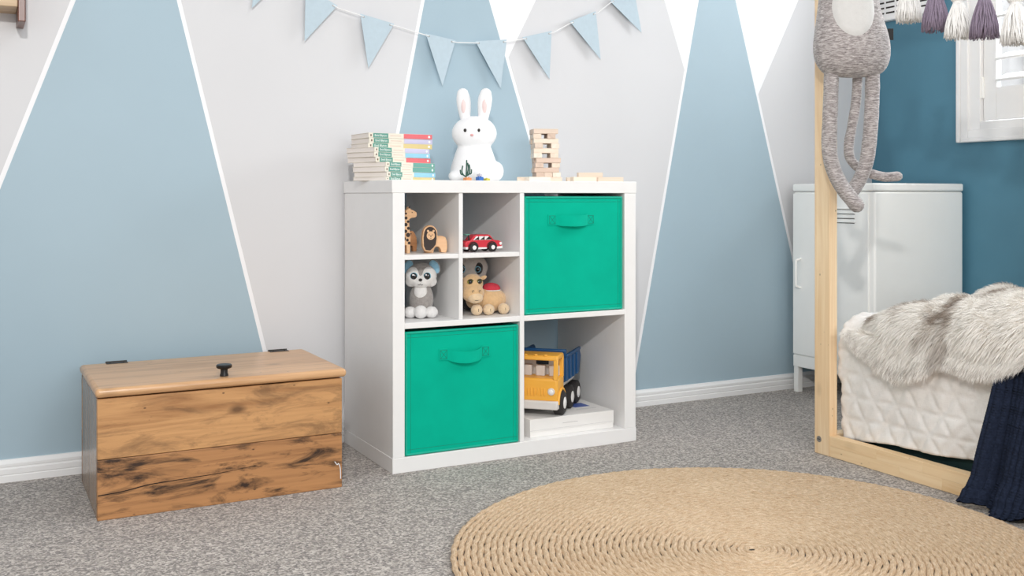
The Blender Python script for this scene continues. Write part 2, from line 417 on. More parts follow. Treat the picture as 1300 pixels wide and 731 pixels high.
fabric_bin(1.3650, 1.6965, .3934, .7268, 1.4420, 1.5990, .6600, 'green fabric bin in the upper right compartment of the white shelf', .004)

# ------------------------------------------------------------------ wooden chest
CH0 = (.535, 2.62, 0)
ch = thing('wooden_chest', 'rustic pine toy chest with a hinged lid and black knob', 'chest', CH0)
m_up = wood('chest_upper_plank_wood', (204, 154, 102), (152, 104, 62), 0, 1., .75, .45)
m_lo = wood('chest_lower_plank_wood', (188, 136, 88), (130, 86, 52), 0, 1., .6, .97)
m_lid = wood('chest_lid_wood', (216, 172, 128), (184, 136, 90), 0, 1., .35, .12, .30)
m_side = wood('chest_side_wood', (160, 136, 114), (116, 94, 76), 2, 1., .4, .3, .25)  # side sheen is painted in as a greyer wood tone
def cp(name, mat, q, bev=.0015, par=ch):
    return MB().box(*q).build(name, mat, par, bevel=bev, world=True)
cx0, cx1, cy0, cy1 = .247, .8165, 2.430, 2.795
cp('front_plank', m_up, (cx0, cx1, cy0, cy0 + .018, .1365, .2725)); cp('front_plank', m_lo, (cx0, cx1, cy0, cy0 + .018, 0, .1355))
cp('back_plank', m_up, (cx0, cx1, cy1 - .018, cy1, .1365, .2725)); cp('back_plank', m_lo, (cx0, cx1, cy1 - .018, cy1, 0, .1355))
for xa in (cx0, cx1 - .018):
    cp('side_plank', m_side, (xa, xa + .018, cy0 + .0185, cy0 + .185, 0, .2725)); cp('side_plank', m_side, (xa, xa + .018, cy0 + .186, cy1 - .0185, 0, .2725))
cp('base_board', m_lo, (cx0 + .018, cx1 - .018, cy0 + .018, cy1 - .018, .005, .02))
lid = MB().box(.2425, .8270, 2.4225, 2.800, .2755, .2965).build('lid', m_lid, ch, bevel=.009, seg=4, world=True)
def lid_child(b, name, mat, **k):
    o = b.build(name, mat, lid, **k)
    for vv in o.data.vertices: vv.co -= ch.location
    return o
lid_child(MB().lathe([(.010, .2960), (.010, .300), (.0085, .304), (.0085, .3135), (.0165, .3155), (.0185, .318), (.0185, .3225), (.0165, .3245)], (.533, 2.462, 0), 24), 'knob', M['black'])
for hx in (.330, .752):
    b = MB().box(hx - .026, hx + .026, 2.772, 2.7975, .2965, .2975)
    b.tube([(hx - .026, 2.7975, .2975), (hx + .026, 2.7975, .2975)], .0026, 8)
    for q in (-.016, .016): b.lathe([(.003, .2975), (.002, .2985)], (hx + q, 2.783, 0), 8)
    lid_child(b, 'hinge', M['black_metal'], smooth=30)
# loose white thread on the front
MB().tube(bez([(.797, 2.4288, .066), (.803, 2.4284, .058), (.807, 2.4284, .060), (.811, 2.4284, .048), (.812, 2.4284, .022)], 6), .0011, 6).build('thread', M['cord'], ch, world=True)
# long split in the lower plank, a sunk dark crack
b = MB().tube(bez([(.248, 2.4297, .057), (.30, 2.4297, .060), (.36, 2.4297, .068), (.44, 2.4297, .071), (.52, 2.4297, .074), (.60, 2.4297, .081)], 6), [.0012] * 15 + [.0009] * 10 + [.0005] * 6, 6)
b.build('crack', plain('dark_wood_crack', (36, 22, 15), .9), ch, world=True)

# ------------------------------------------------------------------ bunting
FYP = WY - .018
fl = [((.715, 1.425), (.800, 1.365), (.697, 1.258)), ((.853, 1.335), (.9488, 1.2874), (.8494, 1.176)), ((1.0193, 1.2702), (1.1268, 1.2484), (1.044, 1.1102)),
      ((1.2301, 1.2277), (1.3313, 1.2133), (1.2856, 1.0685)), ((1.3996, 1.2158), (1.5118, 1.2289), (1.4891, 1.0714)), ((1.5694, 1.2408), (1.6784, 1.2695), (1.6694, 1.1114)),
      ((1.7479, 1.3062), (1.8501, 1.3489), (1.8689, 1.1887)), ((1.907, 1.3885), (2.004, 1.445), (2.0369, 1.2917))]
bt = thing('bunting', 'dusty blue triangle bunting strung on a white cord across the wall', 'bunting', (1.36, FYP, 1.2))
path = [(.60, FYP, 1.52)]
for k, (a, b_, c_) in enumerate(fl):
    MB().prism([c_, b_, a], lambda u, v, w: (u, w - .012 * max(0, (a[1] + b_[1]) / 2 - v), v), FYP - .0006, FYP + .0006).build('flag', M['flag'], bt, world=True, smooth=0)
    dx, dz = b_[0] - a[0], b_[1] - a[1]; L = math.hypot(dx, dz); ux, uz = dx / L, dz / L; nx, nz = uz, -ux
    at = lambda p, t_, n_, y: (p[0] + ux * t_ + nx * n_, y, p[1] + uz * t_ + nz * n_)
    path += [at(a, -.006, .006, FYP - .004), at(a, .010, .007, FYP - .003), at(a, .014, .007, FYP + .002), at(b_, -.014, .007, FYP + .002), at(b_, -.010, .007, FYP - .003), at(b_, .006, .006, FYP - .004)]
    for q in (at(a, .012, .007, 0), at(b_, -.012, .007, 0)):
        MB().lathe([(.0028, -.0002), (.0028, .0004)], (q[0], FYP - .0010, q[2]), 10, axis=1).build('eyelet', M['steel'], bt, world=True)
path.append((2.12, FYP, 1.52))
MB().tube(path, .0015, 6).build('cord', M['cord'], bt, world=True)

# ------------------------------------------------------------------ little wall shelf at the top left
ws = thing('wall_shelf', 'small pale wooden shelf with dark brown end bracket high on the wall', 'wall shelf', (-.05, 2.82, 1.16))
dkw = wood('dark_brown_wood', (112, 58, 36), (58, 26, 16), 2, 1., 0, 0, .3)
plw = wood('pale_board_wood', (205, 178, 145), (176, 146, 112), 0, 1., 0, 0, .5)
MB().box(.0995, .1170, 2.762, WY, 1.157, 1.34).build('bracket', dkw, ws, bevel=.002, world=True)
MB().box(-.345, -.3275, 2.762, WY, 1.157, 1.34).build('bracket', dkw, ws, bevel=.002, world=True)
MB().box(-.3275, .0995, 2.768, WY, 1.193, 1.212).build('board', plw, ws, bevel=.002, world=True)

# ------------------------------------------------------------------ white locker
lk = thing('metal_locker', 'white metal locker cabinet on legs standing in the corner', 'locker', (2.925, 2.64, 0))
lx0, lx1, ly0, ly1 = 2.700, 3.150, 2.446, 2.832
def lp(name, q, bev=.003, par=None, mat=None, seg=3):
    return MB().box(*q).build(name, mat or M['locker'], lk, bevel=bev, world=True, seg=seg)
lp('body', (lx0 + .003, lx1, ly0, ly1, .095, .743), .008, seg=4)
lp('top', (lx0 - .001, lx1 + .001, ly0 - .001, ly1 + .001, .7445, .772), .006, seg=4)
door = lp('door', (lx0 - .003, lx0 + .004, ly0 + .024, ly1 - .004, .142, .737), .002)
for a in (lx0 + .004, lx1 - .026):
    for b_ in (ly0 + .002, ly1 - .024):
        lp('leg', (a, a + .022, b_, b_ + .022, 0, .096), .001)
lp('lower_rail', (lx0 - .001, lx0 + .004, ly0 + .022, ly1 - .004, .096, .138), .001)
def door_child(b, name, mat=None, **k):
    o = b.build(name, mat or M['locker'], door, **k)
    for vv in o.data.vertices: vv.co -= lk.location
    return o
hb = [(lx0 - .003, 2.789, .390), (lx0 - .022, 2.789, .396), (lx0 - .026, 2.789, .405), (lx0 - .026, 2.789, .482), (lx0 - .022, 2.789, .491), (lx0 - .003, 2.789, .497)]
door_child(MB().tube(bez(hb, 4), .0045, 10), 'handle')
for k in range(4):
    z = .684 - k * .0155
    door_child(MB().rtube([(lx0 - .003, 2.53, z), (lx0 - .003, 2.62, z)], .0035, 10), 'vent_rib')
    door_child(MB().box(lx0 - .0036, lx0 - .002, 2.53, 2.62, z - .0055, z - .003), 'vent_slot', M['black_metal'], smooth=0)

# ------------------------------------------------------------------ bed frame
pw_v = wood('pine_post_wood', (246, 220, 184), (224, 186, 138), 2, 1., .18, 0, .45, .8)
pw_h = wood('pine_rail_wood', (246, 218, 178), (224, 184, 132), 1, 1., .12, 0, .45, .8, tint=.25)
BX, BY1 = 2.110, 2.127
bed = thing('bed_frame', 'natural pine house bed frame with a tall corner post', 'bed', (2.6, 1.15, 0))
def bp(name, mat, q, bev=.002): return MB().box(*q).build(name, mat, bed, bevel=bev, world=True)
bp('post', pw_v, (BX, BX + .030, 2.070, BY1, 0, 1.70))
bp('post', pw_v, (3.06, 3.09, 2.070, BY1, 0, 1.70))
bp('post', pw_v, (BX, BX + .030, .08, .137, 0, 1.70)); bp('post', pw_v, (3.06, 3.09, .08, .137, 0, 1.70))
ys = [2.0695, 1.905, 1.757, 1.60, 1.40, 1.16, .93, .66, .40, .1375]
for k in range(len(ys) - 1): bp('rail_board', pw_h, (BX + .0005, BX + .0295, ys[k + 1] + .0002, ys[k], .0305, .058), .0005)
ys = [2.0695, 1.83, 1.70, 1.50, 1.27, 1.02, .80, .55, .30, .1375]
for k in range(len(ys) - 1): bp('rail_board', pw_h, (BX + .0005, BX + .0295, ys[k + 1] + .0002, ys[k], .001, .0303), .0005)
bp('far_rail', pw_h, (3.061, 3.089, .1375, 2.0695, .001, .058)); bp('end_rail', pw_v, (BX + .03, 3.06, 2.082, 2.115, .001, .058)); bp('end_rail', pw_v, (BX + .03, 3.06, .092, .125, .001, .058))
bp('upper_rail', pw_h, (BX, BX + .03, .1375, 2.0695, 1.44, 1.497)); bp('upper_rail', pw_h, (3.06, 3.09, .1375, 2.0695, 1.44, 1.497))
b = MB().lathe([(.0085, -.0015), (.0085, 0), (.0045, .0005)], (BX, 2.1085, .042), 20, axis=0)
o = b.build('bolt', M['steel'], bed, world=True); 
MB().box(BX - .0022, BX - .0014, 2.1035, 2.1135, .0412, .0428).build('bolt_slot', M['black_metal'], bed, world=True, smooth=0)

# mattress
dk = plain('dark_green_ticking', (16, 46, 46), .9, .1, 40)
mt = MB().box(2.166, 3.05, .145, 2.055, .012, .325).build('mattress', dk, bevel=.03, seg=4)
tag(mt, 'dark green mattress showing under the quilt along the bed rail', 'mattress')

# quilt: rounded box shell with triangular quilting
def rounded_shell(lo, hi, r, step, ry=.028):
    lo, hi = Vector(lo), Vector(hi); vs = []; fs = []; seen = {}
    def key(p): return tuple(round(c * 20000) for c in p)
    def vert(q):
        k = key(q)
        if k not in seen: seen[k] = len(vs); vs.append(Vector(q))
        return seen[k]
    def grid(f, a0, a1, b0, b1):
        na = max(1, round((a1 - a0) / step)); nb = max(1, round((b1 - b0) / step))
        for i in range(na):
            for j in range(nb):
                A = [a0 + (a1 - a0) * q / na for q in (i, i + 1)]; B = [b0 + (b1 - b0) * q / nb for q in (j, j + 1)]
                fs.append((vert(f(A[0], B[0])), vert(f(A[1], B[0])), vert(f(A[1], B[1])), vert(f(A[0], B[1]))))
    grid(lambda a, b: (lo.x, a, b), lo.y, hi.y, lo.z, hi.z)
    grid(lambda a, b: (a, b, hi.z), lo.x, hi.x, lo.y, hi.y)
    grid(lambda a, b: (a, hi.y, b), lo.x, hi.x, lo.z, hi.z)
    out = []
    for q in vs:
        c_ = Vector((max(lo.x + r, q.x), min(hi.y - ry, q.y), min(hi.z - r, q.z)))
        dv = q - c_; dv.y *= r / ry
        if dv.length < 1e-6: out.append((q, Vector((0, 0, 1)))); continue
        n = dv.normalized(); out.append((c_ + Vector((n.x * r, n.y * ry, n.z * r)), n))
    return out, fs
def quilt_h(a, b):
    g_ = .062; best = 1
    for ang in (0, PI / 3, -PI / 3):
        dd = (a * -math.sin(ang) + b * math.cos(ang)) / g_; dd = abs(dd - round(dd)) * g_
        best = min(best, dd)
    return 1 - math.exp(-(best / .0050) ** 1.0)
pts, fs = rounded_shell((2.146, .15, .058), (3.04, 2.084, .392), .085, .0062)
qv = []
for p, n in pts:
    if abs(n.x) > .6: a, b_ = p.y, p.z
    elif n.z > .6: a, b_ = p.y, p.x + .2
    else: a, b_ = p.x, p.z
    # continuous surface coordinate round the top edge of the long side
    if n.y < .6:
        ang = math.atan2(max(n.z, 0), max(-n.x, 1e-6)); b_ = min(p.z, .307) + ang * .085 + max(0, p.x - 2.231); a = p.y
    hgt = .0055 * quilt_h(a + .03, b_ + .012)
    w = noise.noise((p.x * 5, p.y * 5, p.z * 5)) * .010 + noise.noise((p.x * 16 + 9, p.y * 16, p.z * 11)) * .004
    w += .0060 * noise.noise((p.x * 40, p.y * 34 + p.z * 22, p.z * 14))
    q = p + n * (hgt + w * (1 if n.z < .9 else .5))
    low = max(0, min(1, (.20 - p.z) / .14))
    if low > 0 and n.z < .5:
        q.z += low * (.095 * (2.09 - p.y) * (p.y > 1.3) - .012 + .007 * noise.noise((1.5, p.y * 7, 3)))
        q.x += low * (.003 + .010 * noise.noise((7, p.y * 13, 1)))
    qv.append(q)
t = NT('oatmeal_linen_quilt'); v = t.coord()
wv = t.math('ADD', t.noise(t.coord((1, 60, 900)), 1, 2), t.noise(t.coord((1, 900, 60)), 1, 2))
t.color(t.mix(.5, t.ramp(wv, [(.7, lin((220, 216, 212))), (1.25, lin((246, 243, 240)))]), t.ramp(t.noise(v, 30, 4), [(.3, lin((232, 228, 224))), (.7, lin((244, 241, 238)))])))
t.set(Roughness=.95, Sheen_Weight=.2); t.bump(wv, .25, .002)
o = MB().add(qv, fs).build('quilt', t.m, smooth=180)
k = o.modifiers.new('solid', 'SOLIDIFY'); k.thickness = .004; k.offset = -1
tag(o, 'pale oatmeal quilt with stitched triangles covering the bed', 'quilt')

# navy knitted throw falling over the bed side to the floor
def knit_point(u, t_):
    """u 0..1 along the bed (from the far edge), t_ 0..1 from bed top to floor"""
    y = 1.552 - u * .44 + .012 * t_ ** 1.6 * (1 - .5 * u) - .012 * math.sin(t_ * 5)
    key = [(0, 2.42, .400), (.18, 2.22, .396), (.27, 2.150, .372), (.36, 2.114, .32), (.6, 2.098, .20), (.82, 2.078, .075), (.95, 2.046, .016), (1, 2.034, .008)]
    for (a, xa, za), (b_, xb, zb) in zip(key, key[1:]):
        if t_ <= b_ + 1e-9:
            k_ = (t_ - a) / (b_ - a); k_ = k_ * k_ * (3 - 2 * k_) if .2 < t_ < .4 else k_
            x, z = xa + (xb - xa) * k_, za + (zb - za) * k_; break
    amp = .004 + .015 * max(0, t_ - .25)
    fold = math.sin(u * 2 * PI / .21 + .9 * t_ + .6) + .55 * math.sin(u * 2 * PI / .135 - 1.8 * t_ + 2.)
    rp = 2 * PI * u * .44 / .0145; kn = 2 * PI * t_ * .62 / .0075
    rib = .0036 * math.cos(rp) + .0006 * math.cos(kn + 1.2 * abs(math.sin(rp / 2))) * (.4 + .6 * math.cos(rp / 2) ** 2)
    off = amp * fold + rib
    if t_ < .2: return (x, y, z + max(0, off) + .003)
    return (min(x - off, 2.106 if z < .10 else 2.128), y + .25 * amp * math.cos(u * 2 * PI / .21), max(.004, z + (.012 * math.sin(u * 19 + 1) if t_ > .9 else 0)))
NU, NV = 360, 260
vs = [knit_point(i / NU, j / NV) for j in range(NV + 1) for i in range(NU + 1)]
fs = [(j * (NU + 1) + i, j * (NU + 1) + i + 1, (j + 1) * (NU + 1) + i + 1, (j + 1) * (NU + 1) + i) for j in range(NV) for i in range(NU)]
o = MB().add(vs, fs).build('knitted_throw', plain('navy_wool_knit', (34, 41, 58), 1., .25, 160, .5, 600, spec=.1), smooth=180)
k = o.modifiers.new('solid', 'SOLIDIFY'); k.thickness = .006; k.offset = -1
tag(o, 'navy blue ribbed knitted throw hanging over the bed side to the carpet', 'throw')

# faux fur throw
zend = [(2.02, .365), (1.985, .345), (1.94, .318), (1.86, .278), (1.82, .262), (1.775, .275), (1.73, .292), (1.70, .318), (1.66, .318), (1.60, .312), (1.55, .315), (1.50, .335), (1.44, .355), (1.30, .345), (1.15, .35)]
def lerp(tab, y):
    for (a, za), (b_, zb) in zip(tab, tab[1:]):
        if y <= a and y >= b_: return za + (zb - za) * (a - y) / (a - b_)
    return tab[0][1] if y > tab[0][0] else tab[-1][1]
def fur_point(u, t_):
    y = 1.995 - .86 * u
    ze = lerp(zend, y)
    bx = 2.128
    y += .02 * math.sin(t_ * 7 + 1) * (1 - u)
    if t_ < .6:
        k_ = t_ / .6; x = 2.78 - (2.78 - 2.215) * k_
        z = .424
        n = Vector((0, 0, 1))
    elif t_ < .78:
        k_ = (t_ - .6) / .18; a = k_ * PI / 2
        x = 2.215 - (2.215 - bx) * math.sin(a); z = .424 - .070 * (1 - math.cos(a)); n = Vector((-math.sin(a), 0, math.cos(a)))
    else:
        k_ = (t_ - .78) / .22; x = bx - .006 * k_; z = .354 + (ze - .354) * k_; n = Vector((-1, 0, 0))
    # bunched folds
    g1 = math.exp(-(((y - 1.62) + .95 * (2.30 - x)) / .085) ** 2) if x > 2.1 else 0
    g2 = math.exp(-(((y - 1.42) + .6 * (2.30 - x)) / .09) ** 2)
    g3 = math.exp(-(((y - 1.86) + 1.3 * (2.34 - x)) / .045) ** 2)
    fall = 1 if t_ < .6 else max(.25, 1 - (t_ - .6) / .3)
    rise = min(1, max(0, (1.99 - y) / .10))
    off = (.034 * g1 + .022 * g2 + .016 * g3) * fall + .012 * noise.noise((x * 8, y * 8, 2)) + .006 * noise.noise((x * 22, y * 22, 5)) - .035 * (1 - rise) * (t_ < .78)
    vtop = (.022 if t_ < .6 else .022 * fall) * math.sin(min(1, u * 2.2) * PI / 2)
    return Vector((x, y, z)) + n * (off + vtop)
NU, NV = 90, 90
P = [[fur_point(i / NU, j / NV) for i in range(NU + 1)] for j in range(NV + 1)]
vs = [p for r in P for p in r]
fs = [(j * (NU + 1) + i, j * (NU + 1) + i + 1, (j + 1) * (NU + 1) + i + 1, (j + 1) * (NU + 1) + i) for j in range(NV) for i in range(NU)]
ft = thing('fur_throw', 'cream and brown faux fur throw bunched on the bed edge', 'throw', (2.4, 1.6, .40))
o = MB().add(vs, fs).build('backing', plain('cream_fur_backing', (240, 232, 222), .95, .1, 30), ft, world=True, smooth=180)
k = o.modifiers.new('solid', 'SOLIDIFY'); k.thickness = .008; k.offset = -1
def fur_strands(N):
    vs = []; fs = []; cols = []
    rnd = random.Random(3)
    cream = Vector(lin((254, 250, 244))[:3]); brown = Vector(lin((122, 100, 84))[:3]); tan = Vector(lin((226, 212, 194))[:3])
    for _ in range(N):
        u = rnd.random(); t_ = .12 + .88 * rnd.random()
        if rnd.random() < .07: t_ = .97 + .03 * rnd.random()
        i = min(NU - 1, int(u * NU)); j = min(NV - 1, int(t_ * NV)); fu, fv = u * NU - i, t_ * NV - j
        a, b_, c_, d_ = P[j][i], P[j][i + 1], P[j + 1][i + 1], P[j + 1][i]
        p = (a * (1 - fu) + b_ * fu) * (1 - fv) + (d_ * (1 - fu) + c_ * fu) * fv
        tu = (b_ - a).normalized(); tv = (d_ - a).normalized(); n = tu.cross(tv).normalized()
        if n.dot(Vector((-.5, -.3, .8))) < 0: n = -n
        cl = Vector((noise.noise(p * 26), noise.noise(p * 26 + Vector((9, 3, 1))), noise.noise(p * 26 + Vector((2, 8, 5)))))
        dr = (n * .75 + tv * .55 + tu * -.1 + cl * .38 + Vector((rnd.uniform(-1, 1), rnd.uniform(-1, 1), rnd.uniform(-1, 1))) * .22).normalized()
        L = rnd.uniform(.014, .030); w = rnd.uniform(.0004, .0007)
        view = Vector((rnd.uniform(-1, 1), rnd.uniform(-1, 1), rnd.uniform(-1, 1)))
        side = dr.cross(view).normalized() * w
        bend = (tv * .4 + Vector((0, 0, -.55))) * L
        p1 = p + dr * L * .45 + bend * .10; p2 = p + dr * L * .8 + bend * .32; p3 = p + dr * L + bend * .62
        o_ = len(vs)
        vs += [p - side, p + side, p1 + side, p1 - side, p2 + side * .6, p2 - side * .6, p3]
        fs += [(o_, o_ + 1, o_ + 2, o_ + 3), (o_ + 3, o_ + 2, o_ + 4, o_ + 5), (o_ + 5, o_ + 4, o_ + 6)]
        m = noise.noise((p.x * 7 + p.y * 5, p.y * 15 - p.x * 6, p.z * 6 + 3)) + .45 * noise.noise(p * 34)
        k_ = max(0, min(1, (m - .20) * 2.6)) * (1 if t_ < .7 else .55)
        k_ *= .4 + .6 * max(0, min(1, (p.y - 1.50) / .2))
        if t_ > .93 and rnd.random() < .35: k_ = max(k_, .55)
        base = cream * (1 - k_ * .55) + tan * k_ * .55; tip = cream * (1 - k_) + brown * k_
        j_ = rnd.uniform(.92, 1.04)
        for q in (0, 0, .4, .4, .8, .8, 1.): cols.append((base * (1 - q) + tip * q) * j_)
    return vs, fs, cols
vs, fs, cols = fur_strands(105000)
t = NT('long_pile_faux_fur'); at_ = t.n('ShaderNodeAttribute'); at_.attribute_name = 'fur_colour'
t.color(at_.outputs['Color']); t.set(Roughness=.7, Specular_IOR_Level=.25)
me = bpy.data.meshes.new('fur_pile'); me.from_pydata([v_ - ft.location for v_ in vs], [], fs)
ca = me.color_attributes.new('fur_colour', 'FLOAT_COLOR', 'POINT')
ca.data.foreach_set('color', [c for q in cols for c in (q.x, q.y, q.z, 1)])
me.materials.append(t.m); o = bpy.data.objects.new('fur_pile', me); COL.objects.link(o); o.parent = ft; o['kind'] = 'stuff'

# ------------------------------------------------------------------ jute rug
def jute():
    RC = Vector((1.406, 1.580)); pitch = .0132; R = .623; seg = .0046
    prof = [(-.5, .0068), (-.40, .0094), (-.22, .0112), (0, .0118), (.22, .0112), (.40, .0094), (.5, .0068)]
    vs = []; fs = []; uvs = []; th = 2 * PI * .6; s_ = 0; n = len(prof); rows = 0
    while True:
        r = pitch * th / (2 * PI)
        if r > R - pitch * .5: break
        wob = .0030 * noise.noise((math.cos(th) * 3, math.sin(th) * 3, r * 9)) * (r / R)
        ca_, sa_ = math.cos(th), math.sin(th)
        for a, z in prof:
            ph = s_ / .0145 * PI + 9 * noise.noise((s_ * .6, 1, 1))
            braid = .0015 * math.sin(ph + (PI / 2 if a > 0 else 0) + abs(a) * 5.0)
            rr = r + wob + a * pitch * .98 + .0011 * math.sin(ph * .5 + 1.3)
            vs.append((RC.x + rr * ca_, RC.y + rr * sa_, max(.001, z + (braid if 0 < abs(a) < .5 else .4 * braid if a == 0 else 0)))); uvs.append((s_, a))
        rows += 1; th += seg / r; s_ += seg
    for i in range(rows - 1):
        for k_ in range(n - 1): fs.append((i * n + k_, i * n + k_ + 1, (i + 1) * n + k_ + 1, (i + 1) * n + k_))
    return vs, fs, uvs
vs, fs, uvs = jute()
t = NT('braided_jute')
uvn = t.n('ShaderNodeUVMap'); uvn.uv_map = 'braid'
mp = t.n('ShaderNodeMapping'); mp.inputs['Scale'].default_value = (34, 3.2, 1); t.l(uvn.outputs[0], mp.inputs[0])
f1 = t.noise(mp.outputs[0], 1.6, 4, .65, .4); f2 = t.noise(t.coord(), 7, 3); f3 = t.noise(t.coord(), 420, 2)
c = t.ramp(f1, [(.27, lin((104, 76, 50))), (.38, lin((176, 142, 106))), (.54, lin((206, 181, 150))), (.70, lin((236, 218, 194)))])
c = t.mix(.30, c, t.ramp(f3, [(.3, lin((158, 124, 92))), (.65, lin((236, 214, 186)))]))
c = t.mix(.18, c, t.ramp(f2, [(.3, lin((194, 160, 122))), (.7, lin((224, 198, 166)))]))
t.color(c); t.set(Roughness=.9); t.bump(t.math('ADD', f1, f3), .5, .004)
o = MB().add(vs, fs).build('jute_rug', t.m, smooth=180)
uvl = o.data.uv_layers.new(name='braid')
for lp_ in o.data.loops: uvl.data[lp_.index].uv = uvs[lp_.vertex_index]
tag(o, 'large round braided jute rug on the grey carpet', 'rug')

# ------------------------------------------------------------------ hanging plush
t = NT('grey_marl_knit'); v = t.coord((70, 70, 420))
f = t.noise(v, 1., 3, .7, .6)
t.color(t.ramp(f, [(.30, lin((104, 96, 96))), (.46, lin((148, 140, 138))), (.58, lin((186, 179, 177))), (.72, lin((220, 214, 212)))]))
t.set(Roughness=.95, Sheen_Weight=.35); t.bump(f, .4, .003)
MARL = t.m
px = .002136
PL = (2.104, 1.982, .686)
pl = thing('plush_toy', 'long-legged grey marl plush toy with pale oval belly hanging at the bed post', 'plush toy', PL, -YAW)
def pp(u, v, y=0.): return ((u - 1082) * px, y, .7275 - (v - 248.8) * px - PL[2])
rows = [(98.5, 1083, 8, 6), (97, 1083, 27, 15), (94, 1083, 36, 21), (88, 1083, 42, 27), (78, 1082, 47, 32), (66, 1081.5, 48.8, 35), (52, 1081, 48, 35), (38, 1080, 45, 34), (24, 1078.5, 41.5, 32), (8, 1077.5, 38.5, 30), (-10, 1077, 36, 28), (-30, 1077, 31, 25), (-44, 1077, 25, 20), (-52, 1077, 17, 14), (-55, 1077, 6, 5)]
vs = []; NN = 28
for v_, cu, hw, hd in rows:
    x, _, z = pp(cu, v_)
    for k in range(NN):
        a = 2 * PI * k / NN; vs.append((x + hw * px * math.cos(a), hd * px * math.sin(a), z))
fs = [(i * NN + k, i * NN + (k + 1) % NN, (i + 1) * NN + (k + 1) % NN, (i + 1) * NN + k) for i in range(len(rows) - 1) for k in range(NN)] + [tuple(range(NN)), tuple(range((len(rows) - 1) * NN, len(rows) * NN))]
body = MB().add(vs, fs).build('body', MARL, pl, smooth=180, subsurf=1)
# belly patch following the body front
def body_front(u, v_):
    for (va, ca_, wa, da), (vb, cb, wb, db) in zip(rows, rows[1:]):
        if va >= v_ >= vb:
            k = (va - v_) / (va - vb); cc, w_, d_ = ca_ + (cb - ca_) * k, wa + (wb - wa) * k, da + (db - da) * k
            q = max(0, 1 - ((u - cc) / w_) ** 2); return -d_ * px * math.sqrt(q)
    return 0
vs = [pp(1075.5, 14, body_front(1075.5, 14) - .0035)]; fs = []; NA, NR = 40, 8
for r_ in range(1, NR + 1):
    for k in range(NA):
        a = 2 * PI * k / NA; u_, v_ = 1075.5 + 26 * r_ / NR * math.cos(a), 14 + 37 * r_ / NR * math.sin(a)
        vs.append(pp(u_, v_, body_front(u_, v_) - (.0035 if r_ < NR else -.001)))
fs += [(0, 1 + k, 1 + (k + 1) % NA) for k in range(NA)]
fs += [(1 + r_ * NA + k, 1 + r_ * NA + (k + 1) % NA, 1 + (r_ + 1) * NA + (k + 1) % NA, 1 + (r_ + 1) * NA + k) for r_ in range(NR - 1) for k in range(NA)]
o = MB().add(vs, fs).build('belly_patch', plain('pale_grey_fleece', (205, 203, 200), .95, .03, 60, .3, 400, sheen=.4), pl, smooth=180); o['label'] = 'pale grey oval belly patch'
def limb(name, pts, r, ys):
    p = [pp(u, v, y) for (u, v), y in zip(pts, ys)]
    path = bez(p, 8); rr = [r * (1 + .06 * noise.noise((q.x * 40, q.z * 40, 3))) for q in path]
    return MB().rtube(path, rr, 16).build(name, MARL, pl, smooth=180)
limb('leg', [(1056, 88), (1055, 120), (1053.5, 160), (1053, 190), (1058, 216), (1068, 238), (1080, 255), (1084, 260)], .0200, [0, 0, 0, 0, -.004, -.012, -.02, -.022])
limb('leg', [(1108, 88), (1107.5, 120), (1106, 155), (1104, 185), (1101, 207), (1094, 228), (1085, 243), (1083, 246)], .0190, [0, 0, 0, .004, .008, .016, .022, .024])
limb('tail', [(1094, 92), (1092, 130), (1088, 160), (1085, 182), (1087, 199), (1097, 211), (1112, 219), (1130, 224), (1147, 223.5)], .0130, [.03, .034, .04, .046, .05, .052, .05, .046, .042])
# head, ears, snout above
b = MB().ball(pp(1077, -85), (.082, .062, .082)); b.rtube([pp(1050, -112), pp(1040, -150), pp(1032, -190)], [.022, .024, .018]); b.rtube([pp(1104, -112), pp(1114, -150), pp(1122, -190)], [.022, .024, .018])
b.ball(pp(1077, -74, -.045), (.042, .035, .034))
b.build('head', MARL, pl, remesh=.006)
for u_ in (1062, 1092): MB().ball(pp(u_, -95, -.060), .008).build('eye', M['black'], pl)
MB().box(*sum([[a, b_] for a, b_ in zip(pp(1126.5, 51, -.003), pp(1134, 36.5, .000))], [])).build('fabric_tag', M['black'], pl, bevel=.0004)
MB().tube([pp(1077, -118, .03), (pp(1077, -118)[0], .035, 1.4385 - PL[2])], .002, 6).build('hanging_loop', M['cord'], pl)

